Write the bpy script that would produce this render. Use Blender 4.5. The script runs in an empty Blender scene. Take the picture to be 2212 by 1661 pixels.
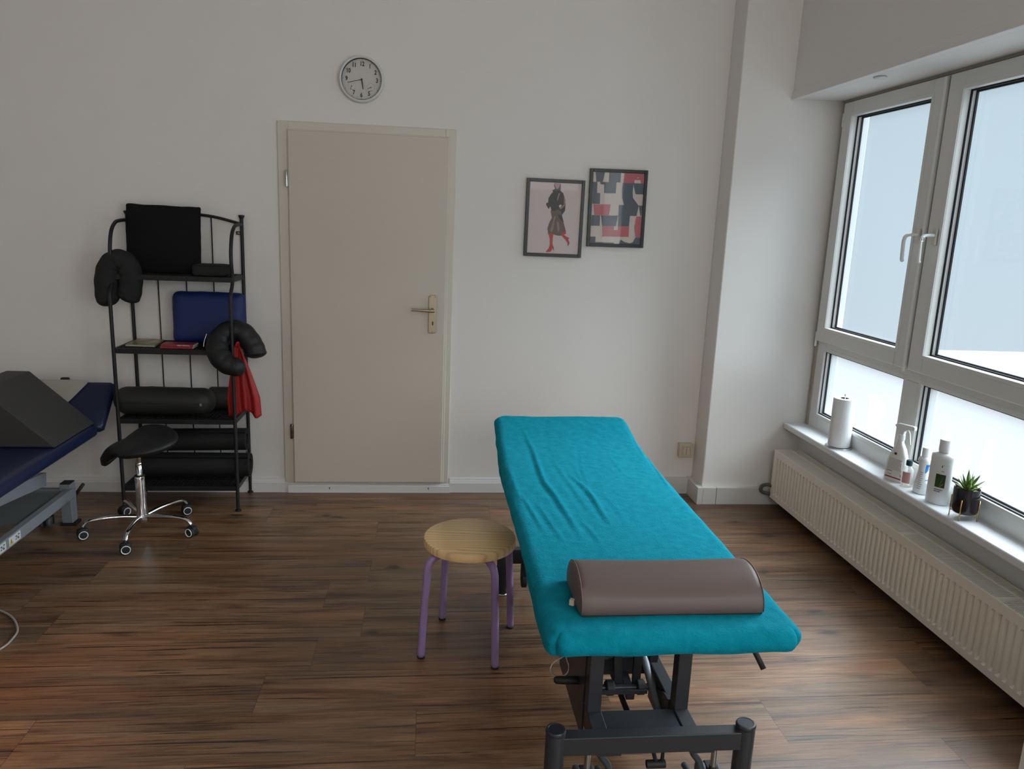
import bpy, bmesh, math, random
from mathutils import Vector, Matrix
random.seed(7)
PI = math.pi
sc = bpy.context.scene
COL = sc.collection

# ------------------------------------------------------------------ camera

pitch, yaw, roll = .2115, .1117, .0409
Fv = Vector((math.sin(yaw)*math.cos(pitch), math.cos(yaw)*math.cos(pitch), -math.sin(pitch)))
r0 = Vector((math.cos(yaw), -math.sin(yaw), 0)); u0 = r0.cross(Fv)
Rv = math.cos(roll)*r0 + math.sin(roll)*u0
Uv = -math.sin(roll)*r0 + math.cos(roll)*u0
cam = bpy.data.cameras.new('camera'); camo = bpy.data.objects.new('camera', cam); COL.objects.link(camo)
cam.sensor_width = 36; cam.sensor_fit = 'HORIZONTAL'; cam.lens = 1653.911/2212*36
cam.clip_start = .05; cam.clip_end = 200
M = Matrix((Rv, Uv, -Fv)).transposed().to_4x4(); M.translation = Vector((0, -4.428, 1.6302))
camo.matrix_world = M
sc.camera = camo

# ------------------------------------------------------------------ world, light, exposure
w = bpy.data.worlds.new('overcast_sky'); sc.world = w; w.use_nodes = True
nt = w.node_tree; nt.nodes.clear()
tc = nt.nodes.new('ShaderNodeTexCoord'); sx = nt.nodes.new('ShaderNodeSeparateXYZ')
rp = nt.nodes.new('ShaderNodeValToRGB'); mr = nt.nodes.new('ShaderNodeMapRange')
bg = nt.nodes.new('ShaderNodeBackground'); wo = nt.nodes.new('ShaderNodeOutputWorld')
nt.links.new(tc.outputs['Generated'], sx.inputs[0]); nt.links.new(sx.outputs['Z'], mr.inputs['Value'])
mr.inputs['From Min'].default_value = -1; mr.inputs['From Max'].default_value = 1
nt.links.new(mr.outputs[0], rp.inputs[0]); nt.links.new(rp.outputs[0], bg.inputs[0]); nt.links.new(bg.outputs[0], wo.inputs[0])
cr = rp.color_ramp
cr.elements[0].position = 0; cr.elements[0].color = (.62, .55, .52, 1)      # bright pavement
cr.elements[1].position = 1; cr.elements[1].color = (.86, .98, 1.06, 1)
e = cr.elements.new(.42); e.color = (.78, .74, .74, 1)
e = cr.elements.new(.52); e.color = (.74, .84, .88, 1)
e = cr.elements.new(.70); e.color = (.80, .92, .98, 1)
bg.inputs[1].default_value = .33
WIN_FILL_E = 50.0      # energy of the fill lamp added in the unseen side window
sc.view_settings.view_transform = 'Standard'; sc.view_settings.look = 'None'
sc.view_settings.gamma = 1; sc.view_settings.use_curve_mapping = False
sc.view_settings.exposure = 0.0
sc.cycles.use_denoising = True
sc.cycles.max_bounces = 10; sc.cycles.diffuse_bounces = 6; sc.cycles.transparent_max_bounces = 12
sc.cycles.sample_clamp_indirect = 4
sc.cycles.caustics_reflective = False; sc.cycles.caustics_refractive = False

def area(name, loc, rot, sx_, sy_, energy, color, portal=False, spread=PI):
    l = bpy.data.lights.new(name, 'AREA'); l.shape = 'RECTANGLE'; l.size = sx_; l.size_y = sy_
    l.energy = energy; l.color = color; l.spread = spread
    o = bpy.data.objects.new(name, l); COL.objects.link(o); o.location = loc; o.rotation_euler = rot
    if portal: l.cycles.is_portal = True
    return o
YR = -6.45
# sky portal (pointing to -x), then two added fill lamps
area('sky_portal', (2.62, -1.40, 1.42), (0, PI/2, 0), 1.95, 2.5, 1, (1, 1, 1), portal=True)
area('added_window_fill', (2.30, -5.2, 1.45), (0, PI/2, 0), 1.7, 1.5, WIN_FILL_E, (.86, .95, 1.0))  # fill lamp in the added side window, lifts the room level
area('added_rear_fill', (1.05, YR, 2.55), (PI/2-.25, 0, 0), 2.0, 1.0, 33, (.97, .97, .93))  # added fill from behind the camera; the rear wall has no opening
sl = bpy.data.lights.new('bright_sky_sun', 'SUN'); sl.energy = 27; sl.angle = math.radians(75); sl.color = (.88, .97, 1.03)
slo = bpy.data.objects.new('bright_sky_sun', sl); COL.objects.link(slo); slo.location = (5, -2, 5)
slo.rotation_euler = Vector((-.64, -.13, -.68)).to_track_quat('-Z', 'Y').to_euler()
lp = bpy.data.lights.new('warm_lamp_light', 'SPOT'); lp.energy = 34; lp.color = (1, .45, .16); lp.spot_size = 1.05; lp.spot_blend = 1; lp.shadow_soft_size = .12
lpo = bpy.data.objects.new('warm_lamp_light', lp); COL.objects.link(lpo); lpo.location = (-2.2, -2.75, 1.25)
lpo.rotation_euler = Vector((.55, .50, -1.25)).to_track_quat('-Z', 'Y').to_euler()

# ------------------------------------------------------------------ materials
MATS = {}
def S(h):   # sRGB 0-255 -> linear
    out = []
    for c in h:
        c = c/255
        out.append(c/12.92 if c <= .04045 else ((c+.055)/1.055)**2.4)
    return tuple(out)
def mat(name, col, rough=.5, metal=0, spec=.5, bump=0, bscale=80, var=0, vscale=6, coat=0, sheen=0, trans=0, alpha=1, bstretch=(1, 1, 1), ior=1.45):
    if name in MATS: return MATS[name]
    m = bpy.data.materials.new(name); m.use_nodes = True
    t = m.node_tree; b = t.nodes['Principled BSDF']
    b.inputs['Base Color'].default_value = (*col, 1); b.inputs['Roughness'].default_value = rough
    b.inputs['Metallic'].default_value = metal; b.inputs['Specular IOR Level'].default_value = spec
    b.inputs['Coat Weight'].default_value = coat; b.inputs['Sheen Weight'].default_value = sheen
    b.inputs['Transmission Weight'].default_value = trans; b.inputs['IOR'].default_value = ior
    b.inputs['Alpha'].default_value = alpha
    co = t.nodes.new('ShaderNodeTexCoord'); mp = t.nodes.new('ShaderNodeMapping'); mp.inputs['Scale'].default_value = bstretch
    t.links.new(co.outputs['Object'], mp.inputs[0])
    n2 = t.nodes.new('ShaderNodeTexNoise'); n2.inputs['Scale'].default_value = vscale; n2.inputs['Detail'].default_value = 4
    t.links.new(mp.outputs[0], n2.inputs[0])
    v = max(var, .015)
    mx = t.nodes.new('ShaderNodeMix'); mx.data_type = 'RGBA'
    mx.inputs[6].default_value = (*[min(1, c*(1-v)) for c in col], 1); mx.inputs[7].default_value = (*[min(1, c*(1+v)) for c in col], 1)
    t.links.new(n2.outputs[0], mx.inputs[0]); t.links.new(mx.outputs[2], b.inputs['Base Color'])
    if bump:
        n = t.nodes.new('ShaderNodeTexNoise'); n.inputs['Scale'].default_value = bscale; n.inputs['Detail'].default_value = 3
        bp = t.nodes.new('ShaderNodeBump'); bp.inputs['Strength'].default_value = bump; bp.inputs['Distance'].default_value = .002
        t.links.new(mp.outputs[0], n.inputs[0]); t.links.new(n.outputs[0], bp.inputs['Height']); t.links.new(bp.outputs[0], b.inputs['Normal'])
    MATS[name] = m
    return m

def wood_floor():
    m = bpy.data.materials.new('walnut_laminate'); m.use_nodes = True
    t = m.node_tree; N = t.nodes.new; L = t.links.new; b = t.nodes['Principled BSDF']
    uv = N('ShaderNodeUVMap'); uv.uv_map = 'UVMap'
    at = N('ShaderNodeAttribute'); at.attribute_name = 'plank_tone'
    def noise(scale, stretch, detail=5, dist=0, rough=.55, src=uv.outputs[0]):
        mp = N('ShaderNodeMapping'); mp.inputs['Scale'].default_value = stretch; L(src, mp.inputs[0])
        n = N('ShaderNodeTexNoise'); n.inputs['Scale'].default_value = scale; n.inputs['Detail'].default_value = detail
        n.inputs['Distortion'].default_value = dist; n.inputs['Roughness'].default_value = rough
        L(mp.outputs[0], n.inputs[0]); return n.outputs[0]
    def ramp(src, stops):
        r = N('ShaderNodeValToRGB'); L(src, r.inputs[0]); c = r.color_ramp
        c.elements[0].position = stops[0][0]; c.elements[0].color = (*stops[0][1], 1)
        c.elements[1].position = stops[-1][0]; c.elements[1].color = (*stops[-1][1], 1)
        for p, k in stops[1:-1]:
            e = c.elements.new(p); e.color = (*k, 1)
        return r.outputs[0]
    def mix(mode, fac, a, bb):
        x = N('ShaderNodeMix'); x.data_type = 'RGBA'; x.blend_type = mode
        for s, val in ((0, fac), (6, a), (7, bb)):
            if isinstance(val, (int, float)): x.inputs[s].default_value = val
            elif isinstance(val, tuple): x.inputs[s].default_value = (*val, 1)
            else: L(val, x.inputs[s])
        return x.outputs[2]
    g1 = noise(1.6, (1.1, 9, 1), 6, .6)
    base = ramp(g1, [(.25, (.115, .062, .034)), (.5, (.195, .112, .064)), (.72, (.29, .18, .108))])
    # flowing grain lines
    mpw = N('ShaderNodeMapping'); mpw.inputs['Scale'].default_value = (.55, 7.5, 1); L(uv.outputs[0], mpw.inputs[0])
    wv = N('ShaderNodeTexWave'); wv.bands_direction = 'Y'; wv.inputs['Scale'].default_value = 3.0
    wv.inputs['Distortion'].default_value = 7.5; wv.inputs['Detail'].default_value = 3; wv.inputs['Detail Scale'].default_value = 1.1
    L(mpw.outputs[0], wv.inputs[0])
    wl = ramp(wv.outputs[0], [(.0, (.80, .80, .80)), (.55, (1, 1, 1)), (1, (1.06, 1.06, 1.06))])
    c = mix('MULTIPLY', .55, base, wl)
    fine = noise(9, (1.2, 42, 1), 4, .3)
    fr = ramp(fine, [(.34, (.60, .57, .55)), (.52, (1, 1, 1)), (.70, (1.25, 1.22, 1.18))])
    c = mix('MULTIPLY', .85, c, fr)
    hu = noise(1.1, (.8, 6, 1), 3, .5)
    hur = ramp(hu, [(.35, (1.12, .95, .84)), (.6, (.88, .96, 1.02))])
    c = mix('MULTIPLY', .9, c, hur)
    # dark streaks and cracks along the grain
    st = noise(1.3, (1.0, 13, 1), 5, 1.1)
    sr = ramp(st, [(.52, (1, 1, 1)), (.63, (.55, .51, .48)), (.72, (.22, .18, .16))])
    c = mix('MULTIPLY', .85, c, sr)
    ck = noise(2.0, (.75, 46, 1), 4, .9)
    ckr = ramp(ck, [(.60, (1, 1, 1)), (.622, (.25, .20, .17)), (.68, (.10, .08, .07))])
    c = mix('MULTIPLY', .92, c, ckr)
    # knots
    mpk = N('ShaderNodeMapping'); mpk.inputs['Scale'].default_value = (3.0, 6.2, 1); L(uv.outputs[0], mpk.inputs[0])
    nk = N('ShaderNodeTexNoise'); nk.inputs['Scale'].default_value = 3; nk.inputs['Detail'].default_value = 2; L(mpk.outputs[0], nk.inputs[0])
    ad = N('ShaderNodeVectorMath'); ad.operation = 'MULTIPLY_ADD'; L(nk.outputs['Color'], ad.inputs[0]); ad.inputs[1].default_value = (.35, .35, 0); L(mpk.outputs[0], ad.inputs[2])
    vo = N('ShaderNodeTexVoronoi'); vo.inputs['Scale'].default_value = .85; L(ad.outputs[0], vo.inputs[0])
    kr = ramp(vo.outputs['Distance'], [(.03, (.07, .05, .04)), (.075, (.20, .16, .13)), (.10, (.55, .49, .45)), (.16, (.80, .76, .74)), (.24, (1, 1, 1))])
    c = mix('MULTIPLY', .9, c, kr)
    tone = N('ShaderNodeMapRange'); L(at.outputs['Fac'], tone.inputs[0]); tone.inputs[3].default_value = .80; tone.inputs[4].default_value = 1.22
    hs = N('ShaderNodeHueSaturation'); L(c, hs.inputs['Color']); L(tone.outputs[0], hs.inputs['Value']); hs.inputs['Saturation'].default_value = FLOOR_SAT
    # joints between planks from the distance to the plank edge (second uv map)
    uj = N('ShaderNodeUVMap'); uj.uv_map = 'edge'
    sp = N('ShaderNodeSeparateXYZ'); L(uj.outputs[0], sp.inputs[0])
    def edge(sock, size, wid):
        a = N('ShaderNodeMath'); a.operation = 'SUBTRACT'; a.inputs[0].default_value = .5; L(sock, a.inputs[1])
        ab = N('ShaderNodeMath'); ab.operation = 'ABSOLUTE'; L(a.outputs[0], ab.inputs[0])
        g = N('ShaderNodeMath'); g.operation = 'GREATER_THAN'; L(ab.outputs[0], g.inputs[0]); g.inputs[1].default_value = .5-wid/size
        return g.outputs[0]
    e1 = edge(sp.outputs[0], 1.21, .0010); e2 = edge(sp.outputs[1], .2345, .0010)
    mxx = N('ShaderNodeMath'); mxx.operation = 'MAXIMUM'; L(e1, mxx.inputs[0]); L(e2, mxx.inputs[1])
    c2 = mix('MULTIPLY', mxx.outputs[0], hs.outputs[0], (.45, .42, .40))
    L(c2, b.inputs['Base Color'])
    rr = N('ShaderNodeMapRange'); L(fine, rr.inputs[0]); rr.inputs[3].default_value = .33; rr.inputs[4].default_value = .47
    L(rr.outputs[0], b.inputs['Roughness']); b.inputs['Specular IOR Level'].default_value = .5; b.inputs['IOR'].default_value = 1.65
    bp = N('ShaderNodeBump'); bp.inputs['Strength'].default_value = .12; bp.inputs['Distance'].default_value = .002
    L(fine, bp.inputs['Height']); L(bp.outputs[0], b.inputs['Normal'])
    return m
FLOOR_SAT = 1.08

def frosted(name, trn, tint):
    m = bpy.data.materials.new(name); m.use_nodes = True; t = m.node_tree; t.nodes.clear()
    N = t.nodes.new; L = t.links.new
    o = N('ShaderNodeOutputMaterial'); tr = N('ShaderNodeBsdfTransparent'); tl = N('ShaderNodeBsdfTranslucent'); gl = N('ShaderNodeBsdfGlossy')
    tr.inputs[0].default_value = (*tint, 1); tl.inputs[0].default_value = (.29, .345, .375, 1); gl.inputs['Roughness'].default_value = .04
    m1 = N('ShaderNodeMixShader'); m1.inputs[0].default_value = 1-trn; L(tr.outputs[0], m1.inputs[1]); L(tl.outputs[0], m1.inputs[2])
    fr = N('ShaderNodeFresnel'); fr.inputs[0].default_value = 1.5
    m2 = N('ShaderNodeMixShader'); L(fr.outputs[0], m2.inputs[0]); L(m1.outputs[0], m2.inputs[1]); L(gl.outputs[0], m2.inputs[2])
    L(m2.outputs[0], o.inputs[0]); return m

def pine():
    m = bpy.data.materials.new('pine_wood'); m.use_nodes = True; t = m.node_tree; b = t.nodes['Principled BSDF']
    N = t.nodes.new; L = t.links.new
    co = N('ShaderNodeTexCoord'); mp = N('ShaderNodeMapping'); mp.inputs['Rotation'].default_value = (0, 0, math.radians(24)); mp.inputs['Scale'].default_value = (2.2, 14, 5)
    L(co.outputs['Object'], mp.inputs[0])
    wv = N('ShaderNodeTexWave'); wv.bands_direction = 'Y'; wv.inputs['Scale'].default_value = 1.25; wv.inputs['Distortion'].default_value = 9; wv.inputs['Detail'].default_value = 2; wv.inputs['Detail Scale'].default_value = .7
    L(mp.outputs[0], wv.inputs[0])
    r = N('ShaderNodeValToRGB'); L(wv.outputs[0], r.inputs[0]); c = r.color_ramp
    c.elements[0].color = (.64, .42, .20, 1); c.elements[1].color = (.84, .60, .31, 1); e = c.elements.new(.22); e.color = (.78, .54, .27, 1)
    L(r.outputs[0], b.inputs['Base Color']); b.inputs['Roughness'].default_value = .38
    return m

def terry(name, col):
    m = bpy.data.materials.new(name); m.use_nodes = True; t = m.node_tree; b = t.nodes['Principled BSDF']
    N = t.nodes.new; L = t.links.new
    co = N('ShaderNodeTexCoord')
    n = N('ShaderNodeTexNoise'); n.inputs['Scale'].default_value = 170; n.inputs['Detail'].default_value = 3; L(co.outputs['Object'], n.inputs[0])
    n2 = N('ShaderNodeTexNoise'); n2.inputs['Scale'].default_value = 35; n2.inputs['Detail'].default_value = 5; L(co.outputs['Object'], n2.inputs[0])
    r = N('ShaderNodeValToRGB'); L(n2.outputs[0], r.inputs[0]); r.color_ramp.elements[0].position = .3; r.color_ramp.elements[1].position = .75
    r.color_ramp.elements[0].color = (*[k*.88 for k in col], 1); r.color_ramp.elements[1].color = (*[min(1, k*1.14+.004) for k in col], 1)
    L(r.outputs[0], b.inputs['Base Color']); b.inputs['Roughness'].default_value = .95; b.inputs['Specular IOR Level'].default_value = .1
    b.inputs['Sheen Weight'].default_value = .15; b.inputs['Sheen Roughness'].default_value = .4; b.inputs['Sheen Tint'].default_value = (.05, .85, 1, 1)
    bp = N('ShaderNodeBump'); bp.inputs['Strength'].default_value = .55; bp.inputs['Distance'].default_value = .004; L(n.outputs[0], bp.inputs['Height']); L(bp.outputs[0], b.inputs['Normal'])
    return m

WALL = mat('white_wall_paint', (.79, .765, .74), .85, spec=.25, bump=.12, bscale=220)
CEIL = mat('ceiling_paint', (.78, .77, .75), .9, spec=.2)
TRIM = mat('white_lacquer', (.72, .71, .70), .4, bump=.03)
TILE = mat('glazed_tile_base', (.66, .645, .625), .28)
DOORM = mat('beige_door_lacquer', (.60, .545, .465), .42, bump=.04, bscale=60)
DFRAME = mat('beige_door_frame', (.64, .60, .52), .40)
PVC = mat('grey_white_pvc', (.72, .715, .69), .32)
PVCW = mat('white_plastic', (.82, .83, .82), .3)
GASK = mat('black_gasket', (.012, .012, .014), .6)
BRASSG = mat('satin_champagne_metal', (.42, .36, .26), .42, metal=1)
STEEL = mat('steel', (.55, .55, .56), .28, metal=1)
CHROME = mat('chrome', (.78, .78, .80), .07, metal=1)
BLKM = mat('black_powder_coat', (.009, .009, .010), .5, bump=.05)
ANTH = mat('anthracite_frame', (.028, .030, .036), .36, bump=.05, bscale=300)
GRYM = mat('grey_lacquered_steel', (.20, .215, .235), .38)
BLKR = mat('black_rubber', (.012, .012, .013), .6)
BLKL = mat('black_leatherette', (.008, .008, .009), .55, bump=.15, bscale=260)
BLKF = mat('black_fabric', (.010, .010, .011), .9, bump=.3, bscale=260, spec=.15)
CHARF = mat('charcoal_fabric', (.024, .025, .025), .85, bump=.3, bscale=200, spec=.2)
GREYF = mat('dark_grey_wedge_vinyl', (.038, .036, .034), .6, bump=.15, bscale=240)
BLUF = mat('blue_cover', (.006, .020, .115), .55, bump=.15, bscale=240)
NAVY = mat('navy_leatherette', (.009, .014, .048), .38, bump=.12, bscale=240)
TAUPE = mat('taupe_leatherette', (.115, .080, .071), .48, bump=.12, bscale=320)
REDF = mat('red_latex_band', (.34, .016, .014), .5)
LILAC = mat('lilac_lacquer', (.30, .20, .40), .28)
PINE = pine()
TEAL = terry('teal_terry_cloth', (.0, .215, .30))
RAD = mat('radiator_enamel', (.84, .79, .70), .35)
SILLM = mat('sill_stone_white', (.74, .75, .77), .25, var=.03, vscale=30)
PAPER = mat('embossed_paper', (.82, .83, .84), .9, bump=.5, bscale=120)
BOTTLE = mat('white_bottle', (.80, .80, .77), .35)
BOTTLE2 = mat('white_bottle_cool', (.78, .80, .80), .3)
INK = mat('dark_ink', (.02, .02, .025), .5)
INKG = mat('grey_ink', (.30, .30, .30), .6)
FROST = frosted('frosted_film_glass', .72, (.80, .835, .85))
CLEAR = mat('clear_glass', (.97, .99, .99), .02, trans=1)

# ------------------------------------------------------------------ helpers
def obj(name, bm, m, parent=None, smooth=False, bevel=0, seg=2, mats=None, auto=None):
    me = bpy.data.meshes.new(name); bmesh.ops.recalc_face_normals(bm, faces=bm.faces) if not getattr(bm, 'keep', False) else None
    bm.to_mesh(me); bm.free()
    for k in (mats or [m]): me.materials.append(k)
    o = bpy.data.objects.new(name, me); COL.objects.link(o)
    if smooth:
        for p in me.polygons: p.use_smooth = True
        if auto:
            md = o.modifiers.new('edges', 'EDGE_SPLIT'); md.split_angle = math.radians(auto)
    if bevel:
        md = o.modifiers.new('bevel', 'BEVEL'); md.width = bevel; md.segments = seg; md.limit_method = 'ANGLE'; md.angle_limit = math.radians(40)
        md.harden_normals = False
    if parent is not None:
        o.parent = parent
        p = parent; off = Vector((0, 0, 0))
        while p is not None:
            off += p.location if p.type == 'EMPTY' else Vector((0, 0, 0)); p = p.parent
        if parent.type == 'EMPTY': o.matrix_parent_inverse = Matrix.Translation(-parent.location)
    return o
def tag(o, label, cat, group=None, kind=None):
    if label: o['label'] = label
    if cat: o['category'] = cat
    if group: o['group'] = group
    if kind: o['kind'] = kind
    return o
def thing(name, label, cat, loc, group=None, kind=None):
    o = bpy.data.objects.new(name, None); COL.objects.link(o); o.location = loc; o.empty_display_size = .05
    return tag(o, label, cat, group, kind)
def struct(name, bm, m, parent=None, **k):
    o = obj(name, bm, m, parent, **k)
    if parent is None: o['kind'] = 'structure'
    return o
B = bmesh.new
def quad_hull(bm, vs, faces, mi=0):
    v = [bm.verts.new(p) for p in vs]
    for f in faces:
        ff = bm.faces.new([v[i] for i in f]); ff.material_index = mi
    return v
def box(bm, a, b, mi=0, rot=None, piv=None):
    x0, y0, z0 = a; x1, y1, z1 = b
    vs = [Vector(p) for p in ((x0,y0,z0),(x1,y0,z0),(x1,y1,z0),(x0,y1,z0),(x0,y0,z1),(x1,y0,z1),(x1,y1,z1),(x0,y1,z1))]
    if rot is not None:
        pv = Vector(piv if piv else ((x0+x1)/2, (y0+y1)/2, (z0+z1)/2)); vs = [rot @ (v-pv)+pv for v in vs]
    quad_hull(bm, vs, ((0,3,2,1),(4,5,6,7),(0,1,5,4),(1,2,6,5),(2,3,7,6),(3,0,4,7)), mi)
    return bm
def prism(bm, pts, f, d, mi=0):   # pts 2D, f maps (a,b,t) -> 3D for t in d
    n = len(pts)
    v0 = [bm.verts.new(f(a, b, d[0])) for a, b in pts]; v1 = [bm.verts.new(f(a, b, d[1])) for a, b in pts]
    for k in (bm.faces.new(v0[::-1]), bm.faces.new(v1)): k.material_index = mi
    for i in range(n):
        q = bm.faces.new((v0[i], v0[(i+1) % n], v1[(i+1) % n], v1[i])); q.material_index = mi
    return bm
def frame_axes(d):
    d = Vector(d).normalized(); a = Vector((0, 0, 1)) if abs(d.z) < .9 else Vector((1, 0, 0))
    u = d.cross(a).normalized(); return u, d.cross(u)
def tube(bm, pts, r, seg=12, closed=False, cap=True, mi=0, flat=1.0):
    pts = [Vector(p) for p in pts]; n = len(pts); rs = r if isinstance(r, (list, tuple)) else [r]*n
    rings = []; u = None
    for i, p in enumerate(pts):
        if closed: d = pts[(i+1) % n]-pts[i-1]
        else: d = pts[min(i+1, n-1)]-pts[max(i-1, 0)]
        d.normalize()
        if u is None: u, v = frame_axes(d)
        else:
            u = (u-d*u.dot(d)).normalized(); v = d.cross(u)
        rings.append([bm.verts.new(p+rs[i]*(math.cos(2*PI*k/seg)*u+flat*math.sin(2*PI*k/seg)*v)) for k in range(seg)])
    m = n if closed else n-1
    for i in range(m):
        a, b_ = rings[i], rings[(i+1) % n]
        for k in range(seg):
            f = bm.faces.new((a[k], a[(k+1) % seg], b_[(k+1) % seg], b_[k])); f.material_index = mi
    if cap and not closed:
        for rg in (rings[0][::-1], rings[-1]):
            f = bm.faces.new(rg); f.material_index = mi
    return bm
def spline(ctrl, n=8, closed=False):
    P = [Vector(c) for c in ctrl]; out = []; m = len(P)
    rng = range(m if closed else m-1)
    for i in rng:
        if closed: p0, p1, p2, p3 = P[i-1], P[i], P[(i+1) % m], P[(i+2) % m]
        else: p0, p1, p2, p3 = P[max(i-1, 0)], P[i], P[i+1], P[min(i+2, m-1)]
        for k in range(n):
            t = k/n
            out.append(.5*((2*p1)+(-p0+p2)*t+(2*p0-5*p1+4*p2-p3)*t*t+(-p0+3*p1-3*p2+p3)*t**3))
    if not closed: out.append(P[-1])
    return out
def lathe(bm, prof, c, seg=32, mi=0, sx=1, sy=1, rotz=0, axis='z', cap=True):
    c = Vector(c); rings = []
    for r, h in prof:
        ring = []
        for k in range(seg):
            a = 2*PI*k/seg; x = r*math.cos(a)*sx; y = r*math.sin(a)*sy
            x, y = x*math.cos(rotz)-y*math.sin(rotz), x*math.sin(rotz)+y*math.cos(rotz)
            p = Vector((x, y, h)) if axis == 'z' else (Vector((x, -h, y)) if axis == 'y' else Vector((h, x, y)))
            ring.append(bm.verts.new(c+p))
        rings.append(ring)
    for i in range(len(rings)-1):
        for k in range(seg):
            f = bm.faces.new((rings[i][k], rings[i][(k+1) % seg], rings[i+1][(k+1) % seg], rings[i+1][k])); f.material_index = mi
    if cap:
        for rg in (rings[0][::-1], rings[-1]):
            f = bm.faces.new(rg); f.material_index = mi
    return bm
def rbox(bm, c, h, r, n=(12, 12, 6), rot=None, disp=None, mi=0):   # rounded, finely gridded box centred at c with half sizes h
    c = Vector(c); cache = {}
    def V(i, j, k):
        if (i, j, k) in cache: return cache[(i, j, k)]
        def ax(t, m, hh):
            s = t/m*2-1
            return math.copysign(abs(math.sin(s*PI/2))*.55+abs(s)*.45, s)*hh
        p = Vector((ax(i, n[0], h[0]), ax(j, n[1], h[1]), ax(k, n[2], h[2])))
        q = Vector([max(-(h[a]-r[a]), min(h[a]-r[a], p[a])) for a in range(3)])
        d = Vector([(p[a]-q[a])/max(r[a], 1e-6) for a in range(3)])
        if d.length > 1e-9:
            mmax = max(abs(d[0]), abs(d[1]), abs(d[2])); dn = d.normalized()*mmax
            p = q+Vector([dn[a]*r[a] for a in range(3)])
        if disp: p = disp(p)
        if rot is not None: p = rot @ p
        v = bm.verts.new(p+c); cache[(i, j, k)] = v; return v
    def face(a, b_, c_, d):
        f = bm.faces.new((a, b_, c_, d)); f.material_index = mi
    X, Y, Z = n
    for i in range(X):
        for j in range(Y):
            face(V(i, j, 0), V(i, j+1, 0), V(i+1, j+1, 0), V(i+1, j, 0)); face(V(i, j, Z), V(i+1, j, Z), V(i+1, j+1, Z), V(i, j+1, Z))
    for i in range(X):
        for k in range(Z):
            face(V(i, 0, k), V(i+1, 0, k), V(i+1, 0, k+1), V(i, 0, k+1)); face(V(i, Y, k), V(i, Y, k+1), V(i+1, Y, k+1), V(i+1, Y, k))
    for j in range(Y):
        for k in range(Z):
            face(V(0, j, k), V(0, j, k+1), V(0, j+1, k+1), V(0, j+1, k)); face(V(X, j, k), V(X, j+1, k), V(X, j+1, k+1), V(X, j, k+1))
    return bm
def text(bm, s, size, mtx, ext=.0004, bold=0, align='CENTER', xs=1.0, mi=0):
    cu = bpy.data.curves.new('lettering', 'FONT'); cu.body = s; cu.size = size; cu.extrude = ext; cu.offset = bold
    cu.align_x = align; cu.align_y = 'CENTER'; cu.resolution_u = 4
    o = bpy.data.objects.new('lettering', cu); COL.objects.link(o)
    dg = bpy.context.evaluated_depsgraph_get(); me = bpy.data.meshes.new_from_object(o.evaluated_get(dg))
    me.transform(mtx @ Matrix.Diagonal((xs, 1, 1, 1)))
    n0 = len(bm.faces); bm.from_mesh(me); bm.faces.ensure_lookup_table()
    for f in bm.faces[n0:]: f.material_index = mi
    bpy.data.objects.remove(o); bpy.data.curves.remove(cu); bpy.data.meshes.remove(me)
def fbm(x, y, z=0, o=3):
    from mathutils import noise
    return noise.fractal(Vector((x, y, z)), 1, 2, o)
# ------------------------------------------------------------------ the setting
CH = 3.15; YB = -6.6; XL = -3.4
fl = B(); uvl = fl.loops.layers.uv.new('UVMap'); edl = fl.loops.layers.uv.new('edge'); 
PW, PL = .2345, 1.21
joint = {0: -.62, 1: -.85, 2: -.255, 3: .05, 4: -.255, 5: -.424, 6: -.248, 7: -.41, 8: -.56, 9: 1.19-PL*1, 10: -.70}
tones = []
k = -1
while -k*PW > YB-PW:
    y1 = -k*PW; y0 = y1-PW
    j = joint.get(k, random.uniform(-.6, .6)) - PL*8
    while j < 3.0:
        xa, xb = max(j, XL-.1), min(j+PL, 2.7)
        if xb > xa and y0 < .1:
            ya, yb = max(y0, YB-.1), min(y1, .1)
            vs = [fl.verts.new(p) for p in ((xa, ya, 0), (xb, ya, 0), (xb, yb, 0), (xa, yb, 0))]
            f = fl.faces.new(vs); ox, oy = random.uniform(0, 40), random.uniform(0, 40)
            tones.append(random.random())
            for l in f.loops:
                X, Y = l.vert.co.x, l.vert.co.y
                l[uvl].uv = (ox+X-j, oy+Y-y0); l[edl].uv = ((X-j)/PL, (Y-y0)/PW)
        j += PL
    k += 1
me = bpy.data.meshes.new('floor'); fl.to_mesh(me); fl.free()
at = me.attributes.new('plank_tone', 'FLOAT', 'FACE')
for i, v in enumerate(tones): at.data[i].value = v
me.materials.append(wood_floor()); fo = bpy.data.objects.new('floor', me); COL.objects.link(fo); fo['kind'] = 'structure'
bm = B(); box(bm, (XL-.1, YB-.1, CH), (2.7, .1, CH+.1)); struct('ceiling', bm, CEIL)
bm = B(); box(bm, (XL-.1, 0, -.02), (2.345, .12, CH)); struct('wall_back', bm, WALL)
bm = B(); box(bm, (XL-.12, YB, -.02), (XL, 0, CH)); struct('wall_left', bm, WALL)
bm = B(); box(bm, (XL-.1, YB-.12, -.02), (2.7, YB, CH)); struct('wall_rear', bm, WALL)
bm = B(); box(bm, (1.6529, -.1843, 0), (2.345, 0, CH)); struct('wall_corner', bm, WALL, bevel=.006)
bm = B(); box(bm, (1.956, YB, 2.34), (2.345, -.1843, CH)); struct('wall_upper_right', bm, WALL, bevel=.004)
bm = B(); box(bm, (2.235, YB, 0), (2.345, -.1843, .476)); struct('wall_lower_right', bm, WALL)
bm = B(); box(bm, (1.775, -2.80, 0), (2.40, -2.60, 2.34)); struct('wall_pier_right', bm, WALL, bevel=.005)
bm = B(); box(bm, (2.20, YB, .476), (2.40, -6.0, 2.34)); struct('wall_end_right', bm, WALL)
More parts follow.
